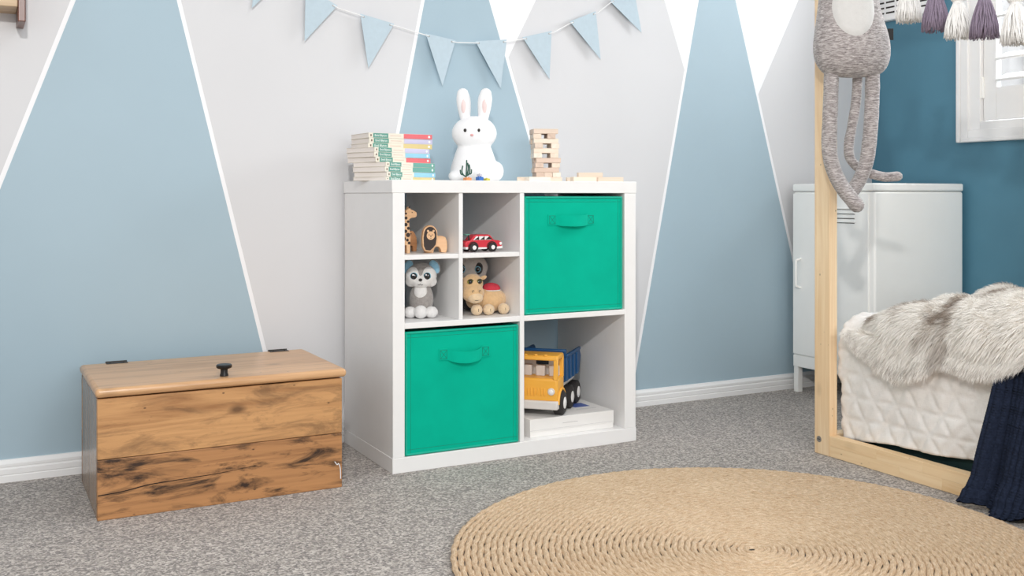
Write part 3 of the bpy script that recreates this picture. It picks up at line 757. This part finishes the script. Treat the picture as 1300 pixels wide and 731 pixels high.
# ------------------------------------------------------------------ tassel garland on the bed rail
TW = plain('white_wool_yarn', (236, 234, 231), .95, .05, 300, sheen=.3); TM = plain('mauve_wool_yarn', (138, 124, 142), .95, .16, 300, sheen=.3)
gl = [(1.812, 1.176, 0, 'white tassel nearest the plush toy, hanging below the upper bed rail'), (1.730, 1.141, 1, 'mauve tassel nearest the plush toy, between two white tassels'), (1.664, 1.113, 0, 'white tassel between the two mauve tassels'),
      (1.592, 1.104, 1, 'mauve tassel hanging in front of the window frame'), (1.510, 1.079, 0, 'white tassel farthest from the plush toy, before the bright window panes')]
TX = 2.125
neck = []
for k, (y, zb, cc, lab) in enumerate(gl):
    L = .092 + .004 * math.sin(k * 2.3); ym_ = TM if cc else TW
    r = thing('tassel', lab, 'tassel', (TX, y, zb), 0, 'wool tassels hanging from the bed frame')
    rnd = random.Random(40 + k); b = MB()
    for q in range(230):
        a = rnd.uniform(0, 2 * PI); rr = math.sqrt(rnd.uniform(.25, 1)); bot = .034 * rr
        p = []
        drop = rnd.uniform(-.004, .007)
        for h in (0, .2, .45, .72, 1):
            w_ = .011 * rr + (bot - .011 * rr) * (1 - (1 - h) ** 1.7); ja = a + .12 * math.sin(h * 5 + q)
            p.append((w_ * math.cos(ja), w_ * math.sin(ja), L * (1 - h) + drop * h))
        b.tube(p, [.0013, .0014, .0014, .0014, .0012], 4)
    b.build('fringe', ym_, r, smooth=180)['label'] = 'loose yarn fringe'
    b = MB().ball((0, 0, L + .017), (.0185, .0185, .0185), nu=18)
    for q in range(18):
        a = 2 * PI * q / 18
        b.tube([(.0187 * math.cos(a) * math.cos(e), .0187 * math.sin(a) * math.cos(e), L + .017 + .0187 * math.sin(e)) for e in (-1.2, -.7, -.2, .3, .8, 1.3)], .0022, 5)
    b.build('head', ym_, r, smooth=180)
    MB().lathe([(.0118, L - .004), (.0128, L - .002), (.0128, L + .002), (.0118, L + .004)], (0, 0, 0), 16).build('binding', ym_, r)
    neck.append((TX, y, zb + L + .034))
b = MB()
ends = [(TX, 1.97, 1.4385)] + [(a, y, z + .002) for a, y, z in neck] + [(TX, 1.30, 1.4385)]
b.tube(bez(ends, 6), .0012, 6)
tag(b.build('garland_cord', M['cord']), 'thin white cord carrying the wool tassels below the bed rail', 'cord')

# ------------------------------------------------------------------ books on the shelf
PAPER = NT('cream_book_pages'); v = PAPER.coord((1, 1, 2600)); f = PAPER.noise(v, 1, 2)
PAPER.color(PAPER.ramp(f, [(.35, lin((226, 216, 209))), (.65, lin((246, 239, 233)))])); PAPER.set(Roughness=.9); PAPER = PAPER.m
CREAM = plain('cream_cover_print', (230, 223, 208), .5, .02); LGREEN = plain('green_cover_print', (92, 152, 138), .5, .05)
WT = plain('white_print', (246, 246, 242), .6)
BANDS = {'red': (226, 112, 118), 'lilac': (204, 200, 226), 'yellow': (222, 204, 146), 'light blue': (150, 204, 226), 'green': (104, 164, 152)}
books = [('yellow', 2, .0100), ('light blue', 2, .0135), ('green', 2, .0140), ('green', 2, .0125), ('red', 1, .0138), ('light blue', 1, .0132), ('lilac', 1, .0132), ('yellow', 0, .0138), ('lilac', 0, .0140), ('red', 0, .0138)]
grp = {0: (.977, 2.680, 3), 1: (.976, 2.622, 17), 2: (.994, 2.592, 24)}
blab = ['yellow-banded paperback at the very bottom of the book stack', 'light-blue-banded paperback second from the bottom of the book stack', 'green-banded paperback third from the bottom of the book stack',
        'green-banded paperback fourth from the bottom of the book stack', 'red-banded paperback in the middle of the book stack', 'light-blue-banded paperback fifth from the top of the book stack',
        'lilac-banded paperback fourth from the top of the book stack', 'yellow-banded paperback third from the top of the book stack', 'lilac-banded paperback just under the topmost red-banded book', 'topmost paperback of the book stack with a red-banded spine']
z = .770
for k, (bc, g_, th) in enumerate(books):
    x, y, an = grp[g_]; an += [0, .8, -.6, .5, .3, -.8, .6, -.4, .7, 0][k]; L, D = .198, .130
    off = [0, .004, -.002, .001, 0, -.004, -.003, -.001, .002, 0][k]
    r = thing('paperback_book', blab[k], 'book', (x + off, y, z + .0002), math.radians(an), 'paperbacks stacked on the white shelf')
    MB().box(.0015, L - .0015, .002, D - .002, .0006, th - .0006).build('pages', PAPER, r, smooth=0)
    MB().box(0, L, 0, D, 0, .0006).build('cover', CREAM, r, smooth=0); MB().box(0, L, 0, D, th - .0006, th).build('cover', CREAM, r, smooth=0)
    spn = MB().box(0, L, -.0006, .0016, 0, th).build('spine', CREAM, r, smooth=0)
    bm_ = plain('spine_band_' + bc.replace(' ', '_'), BANDS[bc], .5, .03)
    MB().box(.014, .060, -.0010, -.0004, .0006, th - .0006).build('author_band', LGREEN, spn, smooth=0)
    MB().box(.108, L, -.0010, -.0004, .0004, th - .0004).build('colour_band', bm_, spn, smooth=0)
    MB().box(.0055, .0095, -.0010, -.0004, .0042, th - .0042).build('emblem', plain('brown_print', (112, 92, 78), .6), spn, smooth=0)
    MB().lathe([(.0034, 0), (.0034, .0004)], (L - .010, -.0014, th / 2), 12, axis=1).build('number_disc', WT, spn)
    text_mesh('author_lettering', 'Enid Blyton', .0085, WT, spn, (.037, -.0011, th / 2), (PI / 2, 0, 0), .0001, .95)
    MB().box(.066, .100, -.0009, -.0004, th / 2 - .0008, th / 2 + .0008).build('title_line', plain('pale_title_print', (214, 186, 172), .6), spn, smooth=0)
    z += th + .0003

# ------------------------------------------------------------------ rabbit lamp (plain generic rabbit)
rb = thing('rabbit_lamp', 'white rabbit-shaped night lamp with two upright ears on the shelf', 'lamp', (1.308, 2.685, .770), -.5)
b = MB()
b.lathe([(.045, 0), (.066, .002), (.072, .012), (.072, .030), (.066, .055), (.056, .085), (.046, .110), (.034, .125)], (0, 0, 0), 32, sy=.85)
b.ball((0, 0, .142), (.067, .058, .052), nu=28, nv=16)
b.ball((.062, -.010, .030), (.026, .026, .030)); b.ball((-.052, -.040, .016), (.022, .026, .017)); b.ball((.020, -.054, .016), (.022, .026, .017))
b.build('body', M['rabbit'], rb, remesh=.004)
for sx in (-1, 1):
    cxp = .026 * sx
    MB().rtube(bez([(cxp, 0, .178), (cxp * 1.12, 0, .212), (cxp * 1.22, 0, .240), (cxp * 1.3, 0, .258)], 6), [.0135 + .0075 * math.sin(q / 18 * PI * .80) for q in range(19)], 18).build('ear', M['rabbit'], rb, smooth=180)
    MB().ball((cxp * 1.18, -.0145, .226), (.0085, .0075, .027)).build('ear_lining', plain('blush_pink_plastic', (240, 216, 214), .5), rb)
    MB().ball((.020 * sx - .004, -.0555, .148), (.0042, .0025, .0052)).build('eye', M['black_metal'], rb)
MB().ball((-.004, -.0585, .134), (.005, .003, .0035)).build('nose', M['pink'], rb)

# small toys in front of the lamp
tg = plain('dark_green_plastic', (36, 84, 68), .5)
r = thing('toy_coral_plant', 'tiny dark green branching toy plant in front of the rabbit lamp', 'toy plant', (1.236, 2.590, .770))
b = MB(); b.lathe([(.009, 0), (.009, .004), (.004, .008)], (0, 0, 0), 12); b.build('base', tg, r)
for pth in ([(0, 0, .006), (.001, 0, .03), (.002, 0, .058)], [(0, 0, .014), (.009, 0, .02), (.012, 0, .034), (.010, 0, .046)], [(0, 0, .012), (-.009, 0, .018), (-.013, 0, .028), (-.011, 0, .042)], [(.004, 0, .02), (.006, -.002, .034), (.004, -.003, .05)], [(-.009, 0, .018), (-.016, 0, .02), (-.018, 0, .030)], [(.009, 0, .02), (.016, 0, .022), (.017, 0, .032)]):
    MB().rtube(bez(pth, 4), .0021, 8).build('branch', tg, r)
def stud_brick(name, lab, loc, rgb, studs, w_, h_, topc=None):
    r = thing(name, lab, 'toy brick', loc, .2, 'little toy bricks by the rabbit lamp')
    m_ = plain('brick_' + name + str(rgb[0]), rgb, .35)
    MB().box(-w_ / 2, w_ / 2, -.008, .008, 0, h_).build('block', m_, r, bevel=.0006)
    for q in range(studs):
        MB().lathe([(.0025, h_), (.0025, h_ + .0018)], (-w_ / 2 + w_ * (q + .5) / studs, 0, 0), 12).build('stud', m_, r)
    return r
stud_brick('toy_brick', 'orange toy brick left of the blue one before the rabbit lamp', (1.226, 2.560, .770), (226, 150, 96), 2, .018, .009)
stud_brick('toy_brick', 'blue toy brick in front of the rabbit lamp', (1.262, 2.556, .770), (60, 112, 190), 2, .016, .0115)
stud_brick('toy_brick', 'small grey toy brick on top of the blue brick', (1.262, 2.556, .7835), (202, 200, 212), 1, .009, .006)
stud_brick('toy_brick', 'yellow toy brick right of the blue one before the rabbit lamp', (1.284, 2.556, .770), (206, 196, 76), 1, .013, .0075)

# ------------------------------------------------------------------ wooden block tower
ORD = ['top', 'second', 'third', 'fourth', 'fifth', 'sixth', 'seventh', 'eighth', 'ninth', 'tenth', 'eleventh']
bmats = [wood('beech_block_%d' % k, c1, c2, 0, 1., 0, 0, .6, 1.5) for k, (c1, c2) in enumerate([((238, 221, 202), (224, 202, 180)), ((228, 208, 190), (212, 190, 170)), ((243, 230, 214), (230, 212, 192)), ((220, 196, 178), (202, 176, 156))])]
BL, BW, BH = .0765, .0252, .01475
bmesh_cache = []
for m_ in bmats:
    o = MB().box(-BL / 2, BL / 2, -BW / 2, BW / 2, 0, BH).build('wooden_block', m_, bevel=.0009); bmesh_cache.append(o)
used = [False] * 4
rnd = random.Random(11)
def block(x, y, z, an, lab, group='wooden blocks of the stacked tower', rx=0):
    k = rnd.randrange(4)
    if not used[k]: o = bmesh_cache[k]; used[k] = True
    else: o = bmesh_cache[k].copy(); COL.objects.link(o)
    o.location = (x, y, z); o.rotation_euler = (rx, 0, an); return tag(o, lab, 'wooden block', group)
TA = math.radians(-20); tx, ty = 1.566, 2.715
for lay in range(11):
    z = .770 + (10 - lay) * (BH + .0001)
    jx, jy, ja = rnd.uniform(-.002, .002) - .0009 * (5 - lay) * -1 * -1, rnd.uniform(-.002, .002), math.radians(rnd.uniform(-2, 2))
    if lay % 2 == 0:
        for q, w_ in ((-1, 'front'), (0, 'middle'), (1, 'rear')):
            dx, dy = 0 + rnd.uniform(-.003, .003), q * .0256
            a = TA + ja
            block(tx + jx + dx * math.cos(a) - dy * math.sin(a), ty + jy + dx * math.sin(a) + dy * math.cos(a), z, a, '%s lengthwise wooden block in the %s layer of the block tower' % (w_, ORD[lay] if lay == 0 else ORD[lay] + ' from top'))
    else:
        slots = {1: (-1, .15), 3: (-1, 1), 5: (-1, 1), 7: (-1, 1), 9: (-1, 0, 1)}[lay]
        if lay == 1: slots = (-.95, .75)
        for q in slots:
            w_ = 'left' if q < 0 else ('middle' if q == 0 else 'right')
            dx, dy = q * .0256, rnd.uniform(-.004, .003); a = TA + ja
            block(tx + jx + dx * math.cos(a) - dy * math.sin(a), ty + jy + dx * math.sin(a) + dy * math.cos(a), z, a + PI / 2, '%s end-on wooden block in the %s layer from top of the block tower' % (w_, ORD[lay]))
LG = 'loose wooden blocks beside the tower'
block(1.474, 2.700, .770, math.radians(62), 'loose wooden block standing left of the block tower, nearer the rabbit lamp', LG)
block(1.498, 2.640, .770, math.radians(4), 'loose wooden block lying left of the block tower, toward the shelf front', LG)
block(1.655, 2.660, .770, math.radians(-24), 'loose wooden block lying directly right of the block tower', LG)
block(1.690, 2.625, .770, math.radians(8), 'lower wooden block in the middle of the right-hand loose pile', LG)
block(1.683, 2.640, .7849, math.radians(-20), 'wooden block lying on top of the right-hand loose pile', LG)
block(1.628, 2.590, .770, math.radians(-6), 'flat wooden block at the front foot of the block tower', LG)
block(1.717, 2.575, .770, math.radians(-34), 'loose wooden block farthest right on the white shelf top', LG)

# ------------------------------------------------------------------ wooden animals, upper left compartment
TOYW = wood('toy_plywood', (232, 190, 148), (208, 160, 116), 0, 1., 0, 0, .5, 1.2)
INK = plain('dark_brown_ink', (52, 40, 36), .6)
def cut(pts, y0, y1, name, mat, par, bev=.0012, lx=0, lz=0): return MB().prism(pts, XZ, y0, y1).build(name, mat, par, bevel=bev, smooth=30)
gx, gz = 1.036, .5720
r = thing('wooden_giraffe', 'wooden giraffe figure with black spots at the compartment side wall', 'toy giraffe', (gx, 2.562, gz))
gp = [(-.020, 0), (-.011, 0), (-.010, .022), (.004, .022), (.005, 0), (.014, 0), (.0155, .03), (.016, .048), (.0125, .070), (.0118, .092), (.018, .096), (.030, .097), (.0345, .102), (.0335, .111), (.026, .1155), (.016, .1195), (.013, .126), (.010, .1265), (.0095, .120), (.003, .117), (-.001, .108), (-.004, .080), (-.010, .062), (-.022, .050), (-.025, .034)]
cut(gp, -.009, .009, 'body', TOYW, r)
for sx_, sz_, sr in ((-.004, .040, .0055), (.008, .050, .006), (.001, .060, .0048), (.009, .068, .0042), (.0015, .078, .005), (.008, .086, .0036), (.002, .096, .0042), (.006, .036, .004), (-.014, .044, .0055), (-.012, .030, .004), (.011, .028, .004), (.002, .108, .003)):
    MB().prism(circ(sx_, sz_, sr, 12), XZ, -.0096, -.0088).build('spot', INK, r, smooth=0)
MB().prism(circ(.020, .111, .0014, 8), XZ, -.0097, -.0088).build('eye', INK, r, smooth=0)
MB().prism([(.009, .122), (.014, .122), (.0135, .128), (.0095, .128)], XZ, -.0096, -.0088).build('horn_tip', INK, r, smooth=0)

r = thing('wooden_calf', 'small plain wooden animal figure half hidden behind the lion', 'toy animal', (1.086, 2.640, .5720))
cut([(-.022, 0), (-.012, 0), (-.010, .016), (.004, .016), (.006, 0), (.016, 0), (.018, .022), (.016, .040), (.010, .052), (.004, .058), (-.004, .056), (-.008, .046), (-.020, .036), (-.025, .024)], -.008, .008, 'body', wood('darker_toy_wood', (206, 150, 104), (172, 118, 78), 0, 1., 0, 0, .5), r)
MB().prism(circ(-.001, .050, .002, 8), XZ, -.0088, -.0078).build('eye', INK, r, smooth=0)

r = thing('wooden_lion', 'wooden lion figure with a dark mane in the upper left compartment', 'toy lion', (1.108, 2.556, .5720), -.12)
arch = [(.020 + .011 * math.cos(a), .001 + .016 * math.sin(a)) for a in [PI - PI * i / 8 for i in range(9)]]
cut([(-.012, 0), (.006, 0)] + arch[0:] + [(.046, 0), (.049, .012), (.048, .030), (.044, .042), (.034, .046), (-.012, .046)], -.010, .012, 'body', TOYW, r)
mane = [(-.026, .018), (-.020, .006), (-.006, .004), (.004, .012), (.0125, .022), (.0155, .040)] + circ(-.005, .052, .0205, 14, .15, PI - .1, .024) + [(-.027, .042)]
hd = MB().prism(mane, XZ, -.026, -.0105).build('mane_block', TOYW, r, bevel=.001, smooth=30)
mp_ = [(-.005 + (x + .005) * .86, .036 + (z_ - .036) * .90) for x, z_ in mane]
MB().prism(mp_, XZ, -.0268, -.0255).build('mane', INK, hd, smooth=0)
fc = MB().prism(circ(-.004, .048, .0115, 24), XZ, -.0276, -.0262).build('face', TOYW, hd, smooth=0)
for ex in (-.0085, .0005): MB().prism(circ(ex, .050, .0012, 8), XZ, -.0282, -.0272).build('eye', INK, hd, smooth=0)
MB().prism([(-.0065, .0475), (-.004, .0440), (-.0015, .0475)], XZ, -.0282, -.0272).build('nose', INK, hd, smooth=0)
for ex in (-.0115, .0040): MB().prism(circ(ex, .0605, .0032, 12), XZ, -.0276, -.0262).build('ear', TOYW, hd, smooth=0)
MB().tube([(-.0065, -.0276, .0415), (-.004, -.0278, .0405), (-.0015, -.0276, .0415)], .0005, 5).build('mouth', INK, hd)

# ------------------------------------------------------------------ red toy car
RED = plain('glossy_red_paint', (214, 46, 62), .3, .03, coat=.4); RUB = plain('black_rubber', (40, 36, 36), .7)
r = thing('toy_car', 'red toy car with black wheels in the upper middle compartment', 'toy car', (1.257, 2.545, .5722))
cp_ = [(-.052, .010), (.058, .010), (.061, .016), (.060, .027), (.050, .031), (.036, .032), (.024, .0455), (.018, .048), (-.020, .048), (-.027, .045), (-.038, .032), (-.052, .030), (-.055, .022)]
bd = MB().prism(cp_, XZ, -.020, .022).build('body', RED, r, bevel=.003, smooth=40)
SK = plain('white_gloss_paint', (240, 238, 236), .3)
for q in ([(-.053, .0075), (-.046, .0075), (-.046, .014), (-.054, .014)], [(-.016, .0075), (.012, .0075), (.012, .0125), (-.016, .0125)], [(.043, .0075), (.061, .0085), (.062, .0155), (.043, .0135)]):
    MB().prism(q, XZ, -.0215, .0235).build('bumper', SK, r, bevel=.001, smooth=30)
for q in ([(-.030, .033), (-.015, .033), (-.015, .0435), (-.021, .0435)], [(-.012, .033), (.002, .033), (.002, .0435), (-.012, .0435)], [(.005, .033), (.027, .033), (.0165, .0435), (.005, .0435)]):
    w_ = MB().prism(q, XZ, -.0206, -.0198).build('window', SK, r, smooth=0)
    MB().prism([(x * 1 + .0025, z_ - .001) if z_ > .04 else (x + .003, z_ + .001) for x, z_ in q[:3]], XZ, -.0210, -.0204).build('pane_shade', M['black_metal'], w_, smooth=0)
for wx in (-.030, .028):
    wl = MB().lathe([(.0105, -.028), (.0125, -.0265), (.0125, -.0195), (.0105, -.018)], (wx, 0, .0125), 24, axis=1).build('wheel', RUB, r)
    MB().lathe([(.0052, -.0292), (.006, -.0285), (.006, -.0275)], (wx, 0, .0125), 16, axis=1).build('hub', SK, wl)
    wl = MB().lathe([(.0105, .020), (.0125, .0215), (.0125, .0285), (.0105, .030)], (wx, 0, .0125), 24, axis=1).build('wheel', RUB, r)
    MB().tube([(wx + .0150 * math.cos(a), -.0205, .0125 + .0150 * math.sin(a)) for a in [PI * k / 10 for k in range(11)]], .0016, 6).build('wheel_arch', INK, r)
MB().lathe([(.0042, -.0212), (.0042, -.0200)], (.0555, 0, .0225), 12, axis=1).build('headlamp', SK, r)
MB().box(-.047, -.036, -.013, .012, .0465, .0495).build('roof_sign', plain('mint_plastic', (110, 170, 150), .5), r, bevel=.0008)
MB().tube([(-.0385, -.012, .030), (-.0415, -.012, .047)], .0022, 6).build('sign_post', RUB, r)

# ------------------------------------------------------------------ plush toys in the lower small compartments
def fuzz(name, rgb, var=.08): return plain(name, rgb, .95, var, 120, .8, 420, sheen=.5)
GRYF = fuzz('grey_plush_fur', (158, 152, 148), .18); WHTF = fuzz('white_plush_fur', (236, 234, 232), .05); BLUF = fuzz('sky_blue_plush', (146, 196, 222)); TANF = fuzz('tan_plush_fur', (226, 188, 140)); CRMF = fuzz('cream_plush_fur', (232, 204, 166)); BLKF = fuzz('black_plush_fur', (40, 36, 36))
GLS = plain('black_glass_eye', (14, 14, 18), .08, coat=.8); BLUI = plain('pale_blue_iris', (130, 186, 206), .15)
r = thing('plush_husky', 'grey and white plush husky with blue ears in the small compartment', 'plush toy', (1.094, 2.580, .3928), -.45)
b = MB().ball((0, .006, .050), (.034, .032, .048)); b.ball((0, .004, .086), (.026, .024, .022)); b.build('body', GRYF, r, remesh=.003)
MB().ball((-.001, -.0165, .074), (.018, .012, .025)).build('chest', WHTF, r)
b = MB().ball((0, .004, .117), (.044, .036, .034)); b.ball((0, .012, .104), (.040, .030, .026)); b.build('head', GRYF, r, remesh=.003)
b = MB().ball((-.019, -.013, .115), (.024, .024, .026)).ball((.019, -.013, .115), (.024, .024, .026)).ball((0, -.018, .101), (.026, .022, .020)).ball((-.026, -.006, .100), (.018, .020, .016)).ball((.026, -.006, .100), (.018, .020, .016))
b.build('face', WHTF, r, remesh=.003)
for sx in (-1, 1):
    e = MB().ball((.037 * sx, .006, .140), (.015, .009, .022), Matrix.Rotation(-.45 * sx, 3, 'Y') ).build('ear', GRYF, r)
    MB().ball((.0365 * sx, -.0005, .139), (.0132, .007, .0200), Matrix.Rotation(-.45 * sx, 3, 'Y')).build('ear_lining', BLUF, e)
    e = MB().ball((.0185 * sx, -.0315, .116), (.0115, .006, .0115)).build('eye', BLUI, r)
    MB().ball((.0183 * sx, -.0345, .116), (.0088, .0045, .0092)).build('pupil', GLS, e)
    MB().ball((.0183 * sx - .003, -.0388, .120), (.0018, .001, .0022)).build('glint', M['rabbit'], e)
    MB().ball((.029 * sx, -.018, .016), (.018, .022, .0162)).build('foot', WHTF, r)
MB().ball((0, -.030, .018), (.019, .020, .0182)).build('front_paw', WHTF, r)
MB().ball((0, -.0405, .1065), (.0052, .004, .0042)).build('nose', BLKF, r)
MB().tube([(-.007, -.0400, .0945), (-.0035, -.0415, .0925), (0, -.0418, .096), (.0035, -.0415, .0925), (.007, -.0400, .0945)], .0007, 5).build('mouth', BLKF, r)

r = thing('plush_camel', 'tan plush camel with a red saddle lying in the small compartment', 'plush toy', (1.270, 2.570, .3928), -.15)
b = MB().ball((.036, .020, .038), (.050, .034, .036)); b.ball((.040, .022, .062), (.026, .024, .020)); b.ball((-.006, .020, .040), (.030, .028, .030)); b.build('body', TANF, r, remesh=.003)
MB().ball((.040, .020, .070), (.0265, .0245, .0165)).build('saddle', plain('red_felt', (206, 60, 76), .9, .1, 80, .2, 500), r)
MB().tube([(.040 + .0265 * math.cos(a), .020 + .0245 * math.sin(a), .0655) for a in [2 * PI * k / 24 for k in range(25)]], .0016, 6).build('saddle_trim', WHTF, r)
b = MB().ball((-.024, -.006, .087), (.031, .026, .029)).ball((-.026, -.016, .062), (.033, .028, .027)); b.build('head', TANF, r, remesh=.003)
MB().ball((-.024, -.034, .050), (.022, .016, .016)).build('muzzle', CRMF, r)
for sx in (-1, 1):
    MB().ball((-.024 + .034 * sx, .000, .103), (.011, .006, .006), Matrix.Rotation(-.35 * sx, 3, 'Y')).build('ear', TANF, r)
    e = MB().ball((-.024 + .0135 * sx, -.0275, .095), (.0085, .005, .007)).build('eye', plain('olive_iris', (150, 150, 70), .2), r)
    MB().ball((-.024 + .0135 * sx, -.0300, .0945), (.0062, .004, .0058)).build('pupil', GLS, e)
    MB().tube([(-.024 + .0135 * sx + .008 * math.cos(a), -.0320, .096 + .006 * math.sin(a)) for a in [.2 + 2.6 * k / 8 for k in range(9)]], .0010, 5).build('eyelid', BLKF, e)
    MB().tube([(-.024 + .010 * sx + .003 * math.cos(a), -.0445, .069 + .003 * math.sin(a)) for a in [2 * PI * k / 10 for k in range(8)]], .0006, 5).build('nostril', BLKF, r)
MB().tube([(-.044, -.038, .052), (-.036, -.046, .046), (-.024, -.050, .044), (-.012, -.046, .046), (-.003, -.038, .054)], .0007, 5).build('mouth', BLKF, r)
for x_, y_ in ((-.018, -.026), (.016, -.030), (.064, -.020)):
    e = MB().ball((x_, y_, .0155), (.0165, .018, .0158)).build('foot', CRMF, r)
    MB().tube([(x_, y_ - .0178, .012), (x_, y_ - .0178, .020)], .0007, 5).build('toe_stitch', INK, e)

r = thing('plush_panda', 'pale plush animal with black eye patches sitting behind the plush camel', 'plush toy', (1.286, 2.672, .3928), -.4)
b = MB().ball((0, 0, .055), (.042, .038, .056)); b.build('body', BLKF, r)
b = MB().ball((0, -.006, .126), (.054, .040, .042)); b.ball((0, -.012, .112), (.050, .036, .028)); b.build('head', fuzz('pale_grey_plush_fur', (196, 190, 184)), r, remesh=.003)
for sx in (-1, 1):
    e = MB().ball((.022 * sx, -.036, .122), (.015, .010, .021), Matrix.Rotation(.35 * sx, 3, 'Y')).build('eye_patch', BLKF, r)
    MB().ball((.022 * sx, -.0445, .123), (.0088, .0045, .0095)).build('eye', BLUI, e)
    MB().ball((.022 * sx, -.0468, .123), (.0066, .0038, .0072)).build('pupil', GLS, e)

# ------------------------------------------------------------------ white box and toy truck
bxm = plain('white_printed_card', (238, 236, 233), .45, .01)
r = thing('game_box', 'flat white cardboard box with a lid under the toy truck', 'box', (1.538, 2.65, .0407))
MB().box(1.3975, 1.6800, 2.5060, 2.782, .0407, .0860).build('base', bxm, r, bevel=.0008, world=True)
MB().box(1.3965, 1.6810, 2.5050, 2.783, .0560, .0922).build('lid', bxm, r, bevel=.0008, world=True)
MB().box(1.3968, 1.6806, 2.5046, 2.5052, .0600, .0606).build('printed_line', plain('pale_grey_print', (190, 188, 190), .6), r, world=True, smooth=0)
MB().box(1.505, 1.555, 2.5044, 2.5052, .0725, .0737).build('printed_line', plain('pale_grey_print', (190, 188, 190), .6), r, world=True, smooth=0)
MB().box(1.598, 1.650, 2.590, 2.640, .0920, .0925).build('printed_label', plain('blue_print', (76, 98, 168), .5), r, world=True, smooth=0)
MB().box(1.585, 1.655, 2.560, 2.563, .0920, .0925).build('printed_line', plain('pale_grey_print', (190, 188, 190), .6), r, world=True, smooth=0)

YEL = plain('warm_yellow_plastic', (240, 176, 66), .42, .02); BLU = plain('deep_blue_plastic', (22, 76, 124), .42, .04); LGR = plain('light_grey_plastic', (216, 212, 208), .45); DRK = plain('dark_blue_plastic', (14, 34, 54), .5)
r = thing('toy_truck', 'yellow toy truck with a blue tipper bed on the white box', 'toy truck', (1.456, 2.565, .0924), math.radians(225))
# local: +x forward, +y the side towards the shelf front
YZ = lambda u, v, w: (w, u, v)
XZl = lambda u, v, w: (u, w, v)
hw = .068
# cab shell: hollow, with a windscreen opening and side windows
cab = MB().box(-.042, .036, -hw, hw, .044, .110).build('cab', YEL, r, bevel=.006, seg=3)
for sx in (-1, 1):
    a_, b_ = sorted((sx * hw, sx * (hw - .013)))
    MB().prism([(.037, .106), (.031, .166), (.020, .166), (.026, .106)], XZl, a_, b_).build('pillar', YEL, cab, bevel=.002)
    MB().prism([(-.030, .106), (-.030, .168), (-.042, .168), (-.042, .106)], XZl, a_, b_).build('pillar', YEL, cab, bevel=.002)
MB().prism([(.033, .161), (.029, .175), (-.040, .177), (-.044, .163)], XZl, -hw, hw).build('roof', YEL, cab, bevel=.005, seg=3)
for yy in (-.030, 0, .030): MB().ball((.026, yy, .1755), (.005, .006, .0035)).build('roof_lamp', YEL, cab)
MB().box(-.041, -.034, -hw + .013, hw - .013, .108, .163).build('rear_wall', LGR, cab)
for yy in (-.034, .006, .046): MB().box(-.032, -.010, yy - .016, yy + .012, .109, .140).build('seat', LGR, cab, bevel=.003)
MB().box(-.0335, -.032, -.014, .024, .140, .162).build('rear_window', DRK, cab)
MB().box(-.005, .044, -hw - .002, hw + .002, .022, .047).build('bumper', LGR, r, bevel=.004, seg=3)
for yy in (-.050, .050):
    e = MB().lathe([(.0105, .0355), (.0105, .039), (.009, .0405)], (0, yy, .074), 20, axis=0).build('headlamp', LGR, r)
    MB().ball((.0395, yy, .074), (.003, .007, .007)).build('lens', M['white'], e)
for q in range(7):
    yy = -.030 + q * .010; MB().rtube([(.0365, yy, .062), (.0365, yy, .080)], .0026, 8).build('grille_bar', YEL, r)
WR = .035
for sx in (-1, 1):
    MB().tube([(-.010 + .040 * math.cos(a), sx * (hw + .001), .036 + .040 * math.sin(a)) for a in [PI * k / 12 for k in range(13)]], .004, 8).build('wheel_arch', YEL, r)
MB().box(-.225, .030, -.040, .040, .030, .060).build('chassis', LGR, r, bevel=.003)
for sx in (-1, 1): MB().box(-.20, -.052, sx * .050 - .012, sx * .050 + .012, .072, .092).build('mudguard', LGR, r, bevel=.005)
for ax in (-.010, -.105, -.185):
    for sx in (-1, 1):
        y0 = sx * .048; y1 = sx * .078
        w_ = MB().lathe([(WR - .006, y0), (WR, y0 + sx * .004), (WR, y1 - sx * .004), (WR - .006, y1)], (ax, 0, WR + .0002), 28, axis=1).build('wheel', RUB, r)
        MB().lathe([(.017, y1 - sx * .001), (.017, y1 + sx * .0012), (.012, y1 + sx * .003)], (ax, 0, WR), 20, axis=1).build('hub', SK, w_)
# tipper bed
outer = [(-.050, .090), (-.054, .164), (-.215, .167), (-.236, .140), (-.212, .090)]
b = MB().prism(outer, XZl, -.074, -.068); b.prism(outer, XZl, .068, .074)
b.prism([(-.050, .090), (-.054, .164), (-.061, .164), (-.057, .090)], XZl, -.068, .068); b.prism([(-.212, .090), (-.236, .140), (-.230, .140), (-.206, .090)], XZl, -.068, .068)
b.prism([(-.050, .086), (-.050, .093), (-.212, .093), (-.212, .086)], XZl, -.068, .068)
tb = b.build('tipper_bed', BLU, r, bevel=.0015)
for sx in (-1, 1):
    MB().box(-.216, -.052, sx * .074 - .004, sx * .074 + .004, .160, .170).build('rim', BLU, tb, bevel=.002)
    for xx in (-.085, -.130, -.175): MB().prism([(xx - .006, .093), (xx - .006, .160), (xx + .006, .160), (xx + .006, .093)], XZl, sx * .0735, sx * .0785).build('rib', BLU, tb, bevel=.001)
MB().prism([(-.060, .160), (-.060, .182), (-.050, .184), (-.046, .180), (-.050, .160)], XZl, -.072, .072).build('cab_guard', BLU, tb, bevel=.0015)
